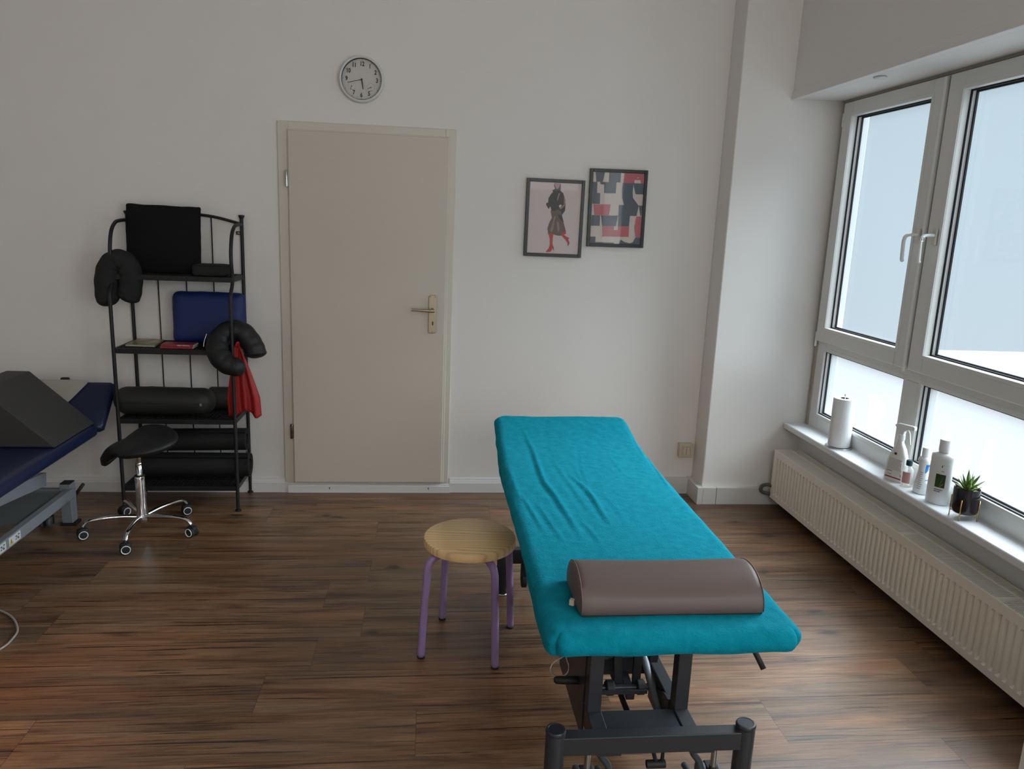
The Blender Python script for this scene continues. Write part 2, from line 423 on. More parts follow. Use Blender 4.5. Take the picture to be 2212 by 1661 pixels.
# shutter box cover under the lintel: thin cover strip, seam and a small round fitting
bm = B(); box(bm, (1.950, -2.6, 2.333), (1.995, -.1845, 2.375)); struct('trim_1', bm, WALL, bevel=.003)
bm = B(); box(bm, (1.9955, -2.6, 2.3355), (1.9995, -.26, 2.341)); struct('trim_2', bm, GASK)
bm = B(); lathe(bm, [(.028, -.006), (.03, 0), (.02, .002)], (2.035, -.892, 2.338), 24); o = obj('ceiling_fitting', bm, PVC, smooth=True); tag(o, 'small round whitish fitting under the shutter box above the window', 'fitting')
# baseboards
def skirt(name, xa, xb):
    bm = B(); pr = [(0, 0), (-.016, 0), (-.016, .060), (-.012, .064), (-.012, .069), (-.009, .074), (-.006, .088), (0, .088)]
    prism(bm, pr, lambda a, b, t: (t, a, b), (xa, xb)); return struct(name, bm, TRIM)
skirt('baseboard_left', XL, -.812); skirt('baseboard_middle', .1395, 1.2)
bm = B(); prism(bm, [(0, 0), (-.022, 0), (-.022, .040), (-.018, .044), (-.018, .050), (-.010, .056), (-.010, .062), (0, .062)], lambda a, b, t: (t, a, b), (-.812, .139)); struct('baseboard_door', bm, TRIM)
bm = B()
for x in (-.572, .012):
    lathe(bm, [(.0035, 0), (.0035, .002)], (x, -.0225, .03), 8, axis='y')
    box(bm, (x-.0015, -.0228, .020), (x+.0015, -.0221, .030))
struct('trim_3', bm, mat('chipped_spots', (.10, .06, .03), .8))
# glazed tile base near the corner pillar
bm = B(); box(bm, (1.2, -.030, 0), (1.623, -.0, .102)); box(bm, (1.619, -.214, 0), (1.6529, -.0, .106)); box(bm, (1.6532, -.214, 0), (1.736, -.1843, .106)); box(bm, (1.7385, -.214, 0), (2.235, -.1843, .106))
struct('baseboard_right', bm, TILE, bevel=.002)

# ------------------------------------------------------------------ door
d = thing('door_1', None, None, (-.35, 0, 0)); d['kind'] = 'structure'
bm = B()
fx0, fx1, fz = -.829, .131, 2.102
def arch(bm, x0, x1, zt, wd, y0, y1):
    box(bm, (x0, y0, .062), (x0+wd, y1, zt)); box(bm, (x1-wd, y0, .062), (x1, y1, zt)); box(bm, (x0+wd, y0, zt-wd), (x1-wd, y1, zt))
arch(bm, fx0, fx1, fz, .058, -.016, 0); obj('door_frame', bm, DFRAME, d, bevel=.004, seg=3)
bm = B(); arch(bm, fx0+.050, fx1-.030, fz-.040, .016, -.022, -.0); obj('door_stop', bm, DFRAME, d, bevel=.003)
bm = B(); box(bm, (-.7717, -.036, .070), (.0885, -.004, 2.055)); leaf = obj('door_leaf', bm, DOORM, d, bevel=.004, seg=3)
bm = B(); prism(bm, [(-.004, .982), (.004, .976), (.033, .976), (.041, .982), (.041, 1.186), (.033, 1.194), (.004, 1.194), (-.004, 1.186)], lambda a, b, t: (a, t, b), (-.0445, -.036))
pl = obj('handle_plate', bm, BRASSG, leaf, bevel=.002)
bm = B(); lathe(bm, [(.0045, 0), (.0045, .0006)], (.020, -.0446, 1.039), 12, axis='y'); box(bm, (.0165, -.0455, 1.022), (.0235, -.0445, 1.040))
for x, z in ((.006, 1.184), (.031, 1.184), (.018, .984)): lathe(bm, [(.0025, 0), (.0025, .0005)], (x, -.0446, z), 8, axis='y')
obj('keyhole', bm, INK, leaf)
bm = B(); lathe(bm, [(.012, 0), (.012, .012), (.009, .014), (.009, .05)], (.020, -.044, 1.110), 20, axis='y')
tube(bm, spline([(.028, -.092, 1.110), (.0, -.094, 1.110), (-.05, -.096, 1.112), (-.100, -.096, 1.114)], 6), [.0095]*6+[.0085]*6+[.0075]*6+[.0075], 14)
obj('door_handle', bm, BRASSG, leaf, smooth=True, auto=40)
for z in (1.80, .378):
    bm = B(); lathe(bm, [(.008, -.041), (.008, -.001)], (-.781, -.036, z), 14); lathe(bm, [(.008, .001), (.008, .041), (.005, .046)], (-.781, -.036, z), 14); box(bm, (-.789, -.03, z-.04), (-.772, -.008, z+.04))
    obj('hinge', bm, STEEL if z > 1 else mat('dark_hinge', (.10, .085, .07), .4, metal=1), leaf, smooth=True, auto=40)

# ------------------------------------------------------------------ windows
wd = thing('window_1', None, None, (2.25, -.2, .512)); wd['kind'] = 'structure'
def ring(bm, y0, y1, z0, z1, iy0, iy1, iz0, iz1, x0, x1, mi=0):   # rectangular ring, y negative = nearer
    box(bm, (x0, iy0, z0), (x1, y0, z1), mi); box(bm, (x0, y1, z0), (x1, iy1, z1), mi)
    box(bm, (x0, iy1, iz1), (x1, iy0, z1), mi); box(bm, (x0, iy1, z0), (x1, iy0, iz0), mi)
G1 = (-.332, -1.007, 1.104, 2.246); G2 = (-1.2196, -2.36, 1.104, 2.246); L1 = (-.316, -1.072, .601, .967); L2 = (-1.210, -2.47, .601, .967)
bm = B(); box(bm, (2.262, -.222, .512), (2.33, -.1845, 2.335)); box(bm, (2.246, -.2345, .512), (2.262, -.214, 2.335)); obj('jamb_cover', bm, mat('aged_sealant_strip', (.36, .33, .27), .6), wd)
bm = B(); fx = 2.252
ring(bm, -.222, -2.59, .500, 2.335, L1[0], -2.50, .601, 2.29, fx, 2.34)
box(bm, (fx, L2[0], .601), (2.34, L1[1], .967)); box(bm, (fx, -2.5, .967), (2.34, L1[0], 1.035))
box(bm, (fx+.01, -1.16, 1.03), (2.34, -1.06, 2.30))
obj('window_frame', bm, PVC, wd, bevel=.004)
bm = B(); box(bm, (2.244, -2.59, 2.328), (2.30, -.2, 2.3395)); obj('sealant', bm, mat('aged_sealant_strip', (.2,.2,.2)), wd)
# bead lines of the fixed lower lights
bm = B()
for g in (L1, L2): ring(bm, g[0]+.022, g[1]-.022, g[2]-.022, g[3]+.022, g[0], g[1], g[2], g[3], 2.249, 2.256)
obj('glazing_bead', bm, PVC, wd, bevel=.003)
def glazing(g, par, n=''):
    bm = B(); e = .006
    ring(bm, g[0]+.004, g[1]-.004, g[2]-.004, g[3]+.004, g[0]-e, g[1]+e, g[2]+e, g[3]-e, 2.262, 2.2665)
    ring(bm, g[0]+.004, g[1]-.004, g[2]-.004, g[3]+.004, g[0]-e*1.6, g[1]+e*1.6, g[2]+e*1.6, g[3]-e*1.6, 2.284, 2.2915); obj('gasket', bm, GASK, par)
    bm = B(); ring(bm, g[0]+.004, g[1]-.004, g[2]-.004, g[3]+.004, g[0]-.001, g[1]+.001, g[2]+.001, g[3]-.001, 2.266, 2.284); obj('spacer', bm, PVCW, par)
    bm = B(); quad_hull(bm, [(2.293, g[0]+.003, g[2]-.003), (2.293, g[1]-.003, g[2]-.003), (2.293, g[1]-.003, g[3]+.003), (2.293, g[0]+.003, g[3]+.003)], ((0, 1, 2, 3),))
    obj('pane', bm, FROST, par)
glazing(L1, wd); glazing(L2, wd)
def sash(g, y0, y1, z0, z1):
    s = B(); ring(s, y0, y1, z0, z1, g[0], g[1], g[2], g[3], 2.228, 2.262)
    so = obj('sash', s, PVC, wd, bevel=.005, seg=3)
    b = B(); ring(b, g[0]+.018, g[1]-.018, g[2]-.018, g[3]+.018, g[0], g[1], g[2], g[3], 2.2245, 2.229); obj('glazing_bead', b, PVC, so, bevel=.0035)
    glazing(g, so); return so
s1 = sash(G1, -.240, -1.102, 1.020, 2.322); s2 = sash(G2, -1.118, -2.46, 1.020, 2.322)
bm = B(); box(bm, (2.222, -1.102, 1.005), (2.230, -1.086, 2.318)); obj('rebate_strip', bm, PVCW, s1, bevel=.002)
bm = B(); box(bm, (2.240, -1.117, 1.02), (2.262, -1.103, 2.322)); obj('gasket', bm, GASK, s1)
for z0, z1 in ((2.20, 2.27), (.985, 1.07)):
    bm = B(); lathe(bm, [(.006, 0), (.006, z1-z0)], (2.234, -.235, z0), 12); obj('hinge_cover', bm, PVCW, s1, smooth=True, auto=40)
def whandle(par, yc, zc, key=False):
    bm = B(); box(bm, (2.214, yc-.014, zc-.035), (2.2245, yc+.014, zc+.035)); obj('handle_base', bm, mat('aged_ivory_plastic', (.60, .58, .50), .4), par, bevel=.003)
    bm = B(); tube(bm, spline([(2.216, yc, zc+.008), (2.195, yc, zc+.008), (2.165, yc-.002, zc+.002), (2.155, yc-.002, zc-.02), (2.156, yc-.002, zc-.07), (2.158, yc-.002, zc-.105), (2.163, yc-.002, zc-.112)], 6), .0105, 12, flat=.7)
    obj('window_handle', bm, PVCW, par, smooth=True, auto=50)
    if key:
        bm = B(); lathe(bm, [(.004, 0), (.004, .02)], (2.148, yc, zc-.008), 10, axis='y'); tube(bm, [(2.148+.011*math.cos(a*PI/5), yc-.024, zc-.010+.011*math.sin(a*PI/5)) for a in range(10)], .0018, 6, closed=True)
        obj('key', bm, STEEL, par, smooth=True)
whandle(s1, -1.062, 1.630); whandle(s2, -1.185, 1.630, True)
bm = B(); box(bm, (2.120, -2.6, .476), (2.33, -.184, .512)); struct('window_sill', bm, SILLM, bevel=.009, seg=4)
bpy.data.objects['window_sill'].name = 'trim_4'
# unseen clear window further back, added to let more light into the room
wd2 = thing('added_window', None, None, (2.25, -4.3, .512)); wd2['kind'] = 'structure'
bm = B(); ring(bm, -4.30, -6.0, .476, 2.34, -4.38, -5.92, .60, 2.26, 2.31, 2.38); obj('window_frame', bm, PVC, wd2, bevel=.004)
bm = B(); box(bm, (2.20, -4.30, 0), (2.345, -2.80, 2.34)); struct('wall_right', bm, WALL)

# ------------------------------------------------------------------ radiator
rd = thing('radiator', 'long low white ribbed panel radiator under the window sill', 'radiator', (2.12, -.26, .066))
x0, x1, ya, yb, z0, z1 = 2.052, 2.203, -.262, -2.56, .066, .355
bm = B(); nx = int((ya-yb-.06)/.0355); pts = [(ya, 0)]; y = ya-.03
prof = [(ya, 0), (y, 0)]
for i in range(nx):
    yy = y-i*.0355
    prof += [(yy-.004, 0), (yy-.010, .012), (yy-.021, .012), (yy-.027, 0)]
prof += [(yb, 0)]
zz = [z0, z0+.028, z0+.040, z1-.045, z1-.033, z1]; fac = [0, 0, 1, 1, 0, 0]
rows = []
for z, f in zip(zz, fac): rows.append([bm.verts.new((x0+dx*f, yy, z)) for yy, dx in prof])
for a in range(5):
    for i in range(len(prof)-1): bm.faces.new((rows[a][i], rows[a][i+1], rows[a+1][i+1], rows[a+1][i]))
fp = obj('front_panel', bm, RAD, rd)
bm = B(); box(bm, (x0-.001, ya, z0-.002), (x0+.014, ya+.0025, z1+.002)); box(bm, (x0, ya, z0), (x1, ya+.002, z1)); obj('side_panel', bm, RAD, rd); bm = B(); box(bm, (x0, yb-.002, z0), (x1, yb, z1)); obj('side_panel', bm, RAD, rd, bevel=.0015)
bm = B(); box(bm, (x1-.02, yb, z0+.01), (x1, ya, z1-.012)); box(bm, (x0+.001, yb, z0-.001), (x0+.02, ya, z0)); obj('back_panel', bm, RAD, rd)
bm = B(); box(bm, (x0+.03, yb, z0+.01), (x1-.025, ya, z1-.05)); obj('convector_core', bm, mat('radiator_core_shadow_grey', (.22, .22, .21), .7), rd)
bm = B(); zt = z1+.006
box(bm, (x0-.001, yb, z1-.002), (x0+.006, ya+.003, zt+.002)); box(bm, (x0+.095, yb, z1-.002), (x0+.103, ya, zt+.0018)); box(bm, (x1-.005, yb, z1-.002), (x1, ya, zt+.001))
for yy in (ya, -.905, -1.486, -2.077, yb+.01): box(bm, (x0, yy-.010, z1-.001), (x0+.10, yy+.002, zt+.0012))
n = int((ya-yb)/.0100)
for i in range(n):
    yy = ya-.006-i*.0100; box(bm, (x0+.004, yy-.0027, zt-.0024), (x1-.002, yy+.0027, zt-.0008))
obj('top_grille', bm, RAD, rd)
bm = B(); tube(bm, spline([(2.056, -.262, .135), (2.035, -.248, .140), (2.012, -.235, .128), (2.005, -.232, .105), (2.018, -.235, .088), (2.052, -.262, .085)], 6), .0105, 12)
tag(obj('radiator_pipe', bm, mat('brown_grey_pipe', (.10, .085, .075), .5), smooth=True), 'dark curved pipe loop at the far end of the radiator', 'pipe')
# ------------------------------------------------------------------ wall clock
ck = thing('wall_clock', 'round wall clock with black numerals and two small dials above the door', 'clock', (-.381, 0, 2.332))
cc = Vector((-.381, 0, 2.332)); Rk = .118
bm = B(); lathe(bm, [(Rk-.006, 0), (Rk, .004), (Rk+.002, .02), (Rk, .036), (Rk-.006, .042), (Rk-.011, .040), (Rk-.013, .030), (Rk-.013, .012)], cc, 64, axis='y', cap=False); obj('rim', bm, mat('white_clock_rim', (.68, .68, .67), .3), ck, smooth=True)
bm = B(); lathe(bm, [(.0, .0118), (Rk-.012, .0118), (Rk-.012, .002)], cc, 64, axis='y', cap=False); obj('dial', bm, mat('clock_dial', (.62, .60, .57), .6), ck)
bm = B(); lathe(bm, [(Rk-.0125, .012), (Rk-.0125, .0325), (Rk-.0138, .0325), (Rk-.0138, .012)], cc, 64, axis='y', cap=False); obj('inner_ring', bm, INK, ck, smooth=True)
roty = math.radians(-1.5)
def face(dx, dz, y=-.0135):   # point on the dial; text faces -y
    c, s = math.cos(roty), math.sin(roty)
    return cc+Vector((dx*c-dz*s, y, dx*s+dz*c))
TX = Matrix.Rotation(PI/2, 4, 'X')
def dialtext(bm, s, dx, dz, size, xs=.8): text(bm, s, size, Matrix.Translation(face(dx, dz)) @ Matrix.Rotation(-roty, 4, 'Y') @ TX, ext=.0002, bold=.0009, xs=xs)
bm = B()
for n in (12, 1, 2, 3, 5, 6, 7, 9, 10, 11):
    a = math.radians(90-30*n); rr = .079 if n not in (10, 11, 1, 2) else .081
    dialtext(bm, str(n), rr*math.cos(a)*1.02, rr*math.sin(a), .031, .78)
for i in range(60):
    a = 2*PI*i/60; L = .005 if i % 5 == 0 else .0022; wdt = .0012 if i % 5 == 0 else .0005
    p = face(.0985*math.cos(a), .0985*math.sin(a)); dv = Vector((math.cos(a), 0, math.sin(a))); dn = Vector((-math.sin(a), 0, math.cos(a)))
    q = [p-dv*L/2-dn*wdt, p+dv*L/2-dn*wdt, p+dv*L/2+dn*wdt, p-dv*L/2+dn*wdt]; bm.faces.new([bm.verts.new(v) for v in q])
obj('numerals', bm, INK, ck)
for sx_, rot_ in ((-.052, 250), (.049, 205)):
    bm = B(); sz = -.036
    for i in range(11):
        a = math.radians(-40+i*26); box(bm, face(sx_+.0205*math.cos(a)-.0011, sz+.0205*math.sin(a)-.0011), face(sx_+.0205*math.cos(a)+.0011, sz+.0205*math.sin(a)+.0011, -.0137))
    lathe(bm, [(.0025, .0135), (.0025, .016)], face(sx_, sz, 0), 12, axis='y')
    a = math.radians(rot_); p0 = face(sx_, sz, -.015); p1 = face(sx_+.019*math.cos(a), sz+.019*math.sin(a), -.015); tube(bm, [p0, p1], .0011, 6)
    tube(bm, [face(sx_-.006, sz-.0165), face(sx_+.008, sz-.0165)], .0008, 5)
    obj('small_dial', bm, mat('dial_grey', (.08, .08, .085), .6), ck)
def hand(name, ang, L, w0, y, m=INK):
    a = math.radians(90-ang); dv = Vector((math.cos(a), 0, math.sin(a))); dn = Vector((-math.sin(a), 0, math.cos(a))); c = cc+Vector((0, y, 0)); bm = B()
    vs = [c-dv*.006-dn*w0, c+dv*L-dn*w0*.8, c+dv*L+dn*w0*.8, c-dv*.006+dn*w0]; up = Vector((0, -.001, 0))
    quad_hull(bm, vs+[v+up for v in vs], ((3, 2, 1, 0), (4, 5, 6, 7), (0, 1, 5, 4), (1, 2, 6, 5), (2, 3, 7, 6), (3, 0, 4, 7)))
    if name == 'hour_hand': lathe(bm, [(.0045, -y-.001), (.0045, -y+.006)], cc, 16, axis='y')
    obj(name, bm, m, ck)
hand('hour_hand', 171, .050, .0026, -.017); hand('minute_hand', 256, .078, .0014, -.019); hand('second_hand', 157, .074, .0004, -.0205)

# ------------------------------------------------------------------ framed pictures
def picture(label, cx, cz, w_, h_, tilt, polys, quad, bgm):
    t = thing('framed_picture', label, 'picture', (cx, 0, cz-h_/2), group='two black framed prints right of the door')
    R = Matrix.Translation((cx, 0, cz)) @ Matrix.Rotation(tilt, 4, 'Y')
    f = .0185
    def pt(a, b, y): return R @ Vector((a, y, b))
    bm = B(); W2, H2 = w_/2, h_/2
    for (a0, b0, a1, b1) in ((-W2, -H2, -W2+f, H2), (W2-f, -H2, W2, H2), (-W2+f, H2-f, W2-f, H2), (-W2+f, -H2, W2-f, -H2+f)):
        quad_hull(bm, [pt(a0, b0, -.003), pt(a1, b0, -.003), pt(a1, b1, -.003), pt(a0, b1, -.003), pt(a0, b0, -.022), pt(a1, b0, -.022), pt(a1, b1, -.022), pt(a0, b1, -.022)], ((0,3,2,1),(4,5,6,7),(0,1,5,4),(1,2,6,5),(2,3,7,6),(3,0,4,7)))
    obj('frame', bm, mat('black_picture_frame', (.010, .010, .012), .35), t, bevel=.0015)
    bm = B(); quad_hull(bm, [pt(-W2+f, -H2+f, -.014), pt(W2-f, -H2+f, -.014), pt(W2-f, H2-f, -.014), pt(-W2+f, H2-f, -.014)], ((0, 1, 2, 3),))
    mats = [bgm]; (ax, ay), (bx, by), (cx_, cy_), (dx_, dy_) = quad
    def inv(px, py):   # inverse bilinear in the print's own outline
        s = t_ = .5
        for _ in range(12):
            X = (1-s)*(1-t_)*ax+s*(1-t_)*bx+s*t_*cx_+(1-s)*t_*dx_; Y = (1-s)*(1-t_)*ay+s*(1-t_)*by+s*t_*cy_+(1-s)*t_*dy_
            Xs = (1-t_)*(bx-ax)+t_*(cx_-dx_); Ys = (1-t_)*(by-ay)+t_*(cy_-dy_); Xt = (1-s)*(dx_-ax)+s*(cx_-bx); Yt = (1-s)*(dy_-ay)+s*(cy_-by)
            D = Xs*Yt-Xt*Ys; ex, ey = px-X, py-Y; s += (ex*Yt-Xt*ey)/D; t_ += (Xs*ey-ex*Ys)/D
        return max(0, min(1, s)), max(0, min(1, t_))
    for li, (m, P) in enumerate(polys):
        if m not in mats: mats.append(m)
        vs = []
        for px, py in P:
            s, v = inv(px, py); vs.append(bm.verts.new(pt(-W2+f+s*(w_-2*f), H2-f-v*(h_-2*f), -.0142-.00012*li)))
        fc = bm.faces.new(vs); fc.material_index = mats.index(m); fc.normal_update()
    bmesh.ops.triangulate(bm, faces=[x for x in bm.faces if len(x.verts) > 4])
    obj('print', bm, None, t, mats=mats)
def pm(n, c): return mat(n, c, .4, coat=.18)
CO = pm('print_black', (.012, .011, .011)); BR = pm('print_brown', (.10, .065, .048)); BR2 = pm('print_light_brown', (.22, .15, .115)); RE = pm('print_red', (.42, .022, .026)); PK = pm('print_pink', (.38, .17, .25)); PBG = pm('print_pale_pink', (.56, .47, .46))
q1 = ((245, 362), (1012, 395), (945, 1445), (200, 1418))
p1 = [(PK, [(598, 385), (698, 388), (700, 430), (690, 490), (650, 500), (612, 470), (598, 430)]),
 (CO, [(570, 495), (610, 470), (598, 420), (606, 400), (630, 470), (660, 470), (690, 400), (698, 430), (695, 500), (735, 535), (755, 610), (768, 690), (760, 790), (715, 855), (640, 830), (560, 800), (548, 740), (540, 730), (520, 770), (480, 705), (485, 678), (510, 672), (515, 610), (550, 550), (585, 510)]),
 (PBG, [(668, 715), (690, 700), (712, 705), (700, 735), (680, 750)]), (BR2, [(660, 540), (690, 530), (670, 590), (652, 650), (642, 620)]),
 (BR2, [(745, 570), (768, 640), (760, 710), (710, 765), (668, 770), (740, 700)]),
 (BR, [(545, 790), (600, 800), (650, 770), (700, 800), (712, 860), (745, 990), (775, 1110), (740, 1150), (690, 1165), (640, 1160), (590, 1145), (512, 1148), (500, 1055), (530, 960), (565, 900)]),
 (BR2, [(600, 880), (625, 870), (600, 960), (590, 1060), (560, 1120), (540, 1080), (575, 980)]), (BR2, [(640, 950), (665, 960), (680, 1060), (655, 1120), (640, 1040)]), (CO, [(650, 850), (712, 850), (740, 960), (700, 940), (672, 900)]),
 (RE, [(515, 1130), (590, 1130), (578, 1200), (575, 1290), (594, 1345), (594, 1385), (586, 1385), (580, 1350), (545, 1405), (478, 1410), (480, 1400), (520, 1350), (535, 1300), (535, 1210)]),
 (RE, [(698, 1125), (760, 1095), (775, 1130), (745, 1150), (790, 1182), (828, 1198), (822, 1203), (812, 1203), (808, 1225), (828, 1270), (805, 1315), (796, 1312), (795, 1270), (760, 1220), (710, 1165)])]
picture('black framed print of a walking figure in dark coat and red boots', .698, 1.6485, .333, .432, math.radians(.2), p1, q1, PBG)
NV = pm('print_slate', (.060, .075, .098)); CR = pm('print_cream', (.55, .47, .42)); RD = pm('print_rose', (.44, .095, .115))
q2 = ((1192, 225), (1950, 242), (1875, 1300), (1135, 1280))
p2 = [(NV, [(1225, 228), (1362, 230), (1330, 370), (1235, 370)]), (NV, [(1425, 232), (1600, 235), (1590, 375), (1532, 375), (1520, 537), (1350, 535), (1350, 408), (1295, 405), (1290, 370), (1418, 372)]),
 (NV, [(1188, 370), (1250, 372), (1245, 532), (1292, 536), (1285, 695), (1175, 692)]), (RD, [(1650, 236), (1950, 242), (1942, 388), (1630, 382)]), (CR, [(1800, 335), (1888, 338), (1892, 385), (1795, 383)]), (CR, [(1838, 298), (1858, 298), (1858, 308), (1838, 308)]),
 (NV, [(1625, 382), (1940, 388), (1930, 548), (1812, 545), (1782, 400), (1770, 520), (1775, 600), (1855, 712), (1922, 715), (1898, 868), (1882, 868), (1860, 715), (1825, 870), (1728, 868), (1712, 1028), (1550, 1024), (1565, 706), (1640, 706), (1615, 600), (1615, 480)]),
 (RD, [(1192, 698), (1445, 700), (1418, 860), (1203, 858)]), (NV, [(1165, 860), (1290, 862), (1280, 1020), (1155, 1018)]), (NV, [(1302, 862), (1550, 866), (1520, 1022), (1318, 1020)]),
 (RD, [(1320, 1022), (1490, 1024), (1490, 1082), (1548, 1082), (1550, 1024), (1715, 1030), (1705, 1185), (1305, 1178), (1325, 1160)]), (RD, [(1825, 875), (1900, 876), (1882, 1192), (1808, 1190), (1792, 1040)]),
 (NV, [(1142, 1180), (1222, 1182), (1216, 1262), (1488, 1272), (1492, 1290), (1135, 1280)]), (NV, [(1590, 1225), (1640, 1260), (1720, 1280), (1770, 1265), (1808, 1192), (1880, 1194), (1875, 1300), (1562, 1290)])]
picture('black framed abstract print with cream, slate and rose shapes', 1.0585, 1.7175, .334, .434, math.radians(-.5), p2, q2, CR)

# ------------------------------------------------------------------ light switch
so = thing('wall_switch', 'cream surface-mounted double wall switch beside the corner pillar', 'switch', (1.585, 0, .24))
CRM = mat('cream_plastic', (.60, .54, .42), .45)
bm = B(); box(bm, (1.546, -.040, .240), (1.632, -.0, .327)); obj('housing', bm, CRM, so, bevel=.005, seg=3)
bm = B(); ring_y = [(1.558, .250, 1.622, .317)]
for a0, b0, a1, b1 in ((1.558, .250, 1.563, .317), (1.616, .250, 1.621, .317), (1.563, .312, 1.616, .317), (1.563, .250, 1.616, .255)): box(bm, (a0, -.0445, b0), (a1, -.039, b1))
obj('cover_frame', bm, CRM, so, bevel=.001)
for xa in (1.568, 1.5905):
    bm = B(); box(bm, (xa, -.046, .259), (xa+.0205, -.039, .308)); obj('rocker', bm, CRM, so, bevel=.0015)
bm = B()
for x in (1.572, 1.590, 1.608): box(bm, (x-.001, -.0465, .294), (x+.001, -.0458, .304))
obj('marks', bm, INKG, so)

# ------------------------------------------------------------------ black metal shelf
SX0, SX1, SYF, SYR = -1.628, -1.030, -.310, -.014
sh = thing('metal_shelf', 'tall black wrought metal shelf against the wall left of the door', 'shelf', (-1.33, -.16, 0))
LV = [.133, .509, .886, 1.266]
for x in (SX0, SX1):
    bm = B(); tube(bm, spline([(x, SYF, .0), (x, SYF, .4), (x, SYF, .8), (x, SYF, 1.14), (x, SYF+.008, 1.19), (x, SYF+.045, 1.235), (x, SYF+.058, 1.275), (x, SYF+.042, 1.35), (x, SYF+.045, 1.42), (x, SYF+.075, 1.495), (x, SYF+.13, 1.535), (x, SYF+.19, 1.545), (x, SYR-.03, 1.548), (x, SYR, 1.548)], 5), .0095, 10)
    lathe(bm, [(.017, 0), (.017, .006), (.009, .012)], (x, SYF, 0), 16); obj('front_post', bm, BLKM, sh, smooth=True, auto=50)
    bm = B(); tube(bm, [(x, SYR, 0), (x, SYR, 1.585)], .0095, 10); lathe(bm, [(.017, 0), (.017, .006), (.009, .012)], (x, SYR, 0), 16); lathe(bm, [(.010, 1.578), (.0165, 1.590), (.0165, 1.596), (.006, 1.598)], (x, SYR, 0), 16); obj('rear_post', bm, BLKM, sh, smooth=True, auto=50)
bm = B(); tube(bm, spline([(SX0, SYR, 1.548), (-1.48, SYR, 1.583), (-1.33, SYR, 1.592), (-1.18, SYR, 1.583), (SX1, SYR, 1.548)], 6), .008, 10); obj('top_rail', bm, BLKM, sh, smooth=True)
for x in (-1.486, -1.336, -1.190):
    bm = B(); tube(bm, [(x, SYR, .15), (x, SYR, 1.585)], .0032, 8); obj('back_rod', bm, BLKM, sh, smooth=True)
for i, z in enumerate(LV):
    bm = B(); yf = SYF+(.05 if i == 3 else 0)
    zt = z+.010
    for (a, b_) in (((SX0, yf-.004, zt-.026), (SX1, yf+.010, zt)), ((SX0, SYR-.006, zt-.026), (SX1, SYR+.004, zt)), ((SX0-.002, yf, zt-.026), (SX0+.012, SYR, zt)), ((SX1-.012, yf, zt-.026), (SX1+.002, SYR, zt))): box(bm, a, b_)
    box(bm, (SX0, yf, zt-.006), (SX1, SYR, zt-.004)); n = 26
    for k in range(1, n): xx = SX0+(SX1-SX0)*k/n; box(bm, (xx-.0018, yf, zt-.004), (xx+.0018, SYR, zt-.001))
    for k in range(1, 9): yy = yf+(SYR-yf)*k/9; box(bm, (SX0, yy-.0015, zt-.004), (SX1, yy+.0015, zt-.0015))
    obj('shelf_board', bm, BLKM, sh)
bm = B()
for dz in (-.009, .004): box(bm, (SX1-.030, SYR-.004, 1.500+dz), (SX1-.006, SYR+.004, 1.505+dz))
box(bm, (SX1-.030, SYR-.004, 1.491), (SX1-.024, SYR+.004, 1.509)); obj('wall_bracket', bm, BLKM, sh)

# items on the shelf
def pillow(p):   # puff a cushion: thinner towards its rim
    return p
def puffer(h, k, axis=1):
    def f(p):
        a = [abs(p[i]/h[i]) for i in range(3) if i != axis]
        s = 1-k*max(0, max(a)**3)
        q = p.copy(); q[axis] *= s; q += Vector((fbm(p.x*9+3, p.y*9, p.z*9), fbm(p.x*9, p.y*9+7, p.z*9), fbm(p.x*9, p.y*9, p.z*9+5)))*.004
        return q
    return f
h = (.190, .042, .178)
bm = B(); rbox(bm, (-1.410, -.115, 1.276+.180), h, (.010, .04, .010), (22, 6, 22), rot=Matrix.Rotation(math.radians(-6), 3, 'X') @ Matrix.Rotation(math.radians(.8), 3, 'Y'), disp=puffer(h, .78))
tag(obj('square_cushion', bm, BLKF, smooth=True), 'large square black cushion leaning on the top level of the metal shelf', 'cushion')
h = (.092, .075, .031)
bm = B(); rbox(bm, (-1.145, -.185, 1.276+.032), h, (.03, .03, .012), (14, 12, 6), disp=puffer(h, .1, 2)); cu = obj('seat_pad', bm, CHARF, smooth=True)
tag(cu, 'small flat charcoal cushion beside the large black one on the shelf', 'cushion')
bm = B(); tube(bm, [(-1.145+.088*math.copysign(abs(math.cos(a))**.4, math.cos(a)), -.185+.072*math.copysign(abs(math.sin(a))**.4, math.sin(a)), 1.333) for a in [2*PI*k/40 for k in range(40)]], .0012, 5, closed=True); obj('piping', bm, BLKF, cu)
h = (.193, .045, .142)
bm = B(); rbox(bm, (-1.199, -.085, .896+.142), h, (.04, .045, .035), (22, 8, 18), rot=Matrix.Rotation(math.radians(-7), 3, 'X'), disp=puffer(h, .25))
tag(obj('blue_cushion', bm, BLUF, smooth=True), 'blue rectangular cushion standing on the second level of the metal shelf', 'cushion')

def neck(name, label, pts, rad, m, flat=.85, seam=True):
    P = spline(pts, 12); n = len(P); rr = []
    for i in range(n):
        t = i/(n-1); e = min(t, 1-t); k = min(1, (e/.07))**.5 if e < .07 else 1
        rr.append(rad(t)*max(.12, k)*(1+.02*math.sin(i*.7)))
    bm = B(); tube(bm, P, rr, 20, flat=flat); 
    o = obj(name, bm, m, smooth=True); tag(o, label, 'neck pillow'); return o
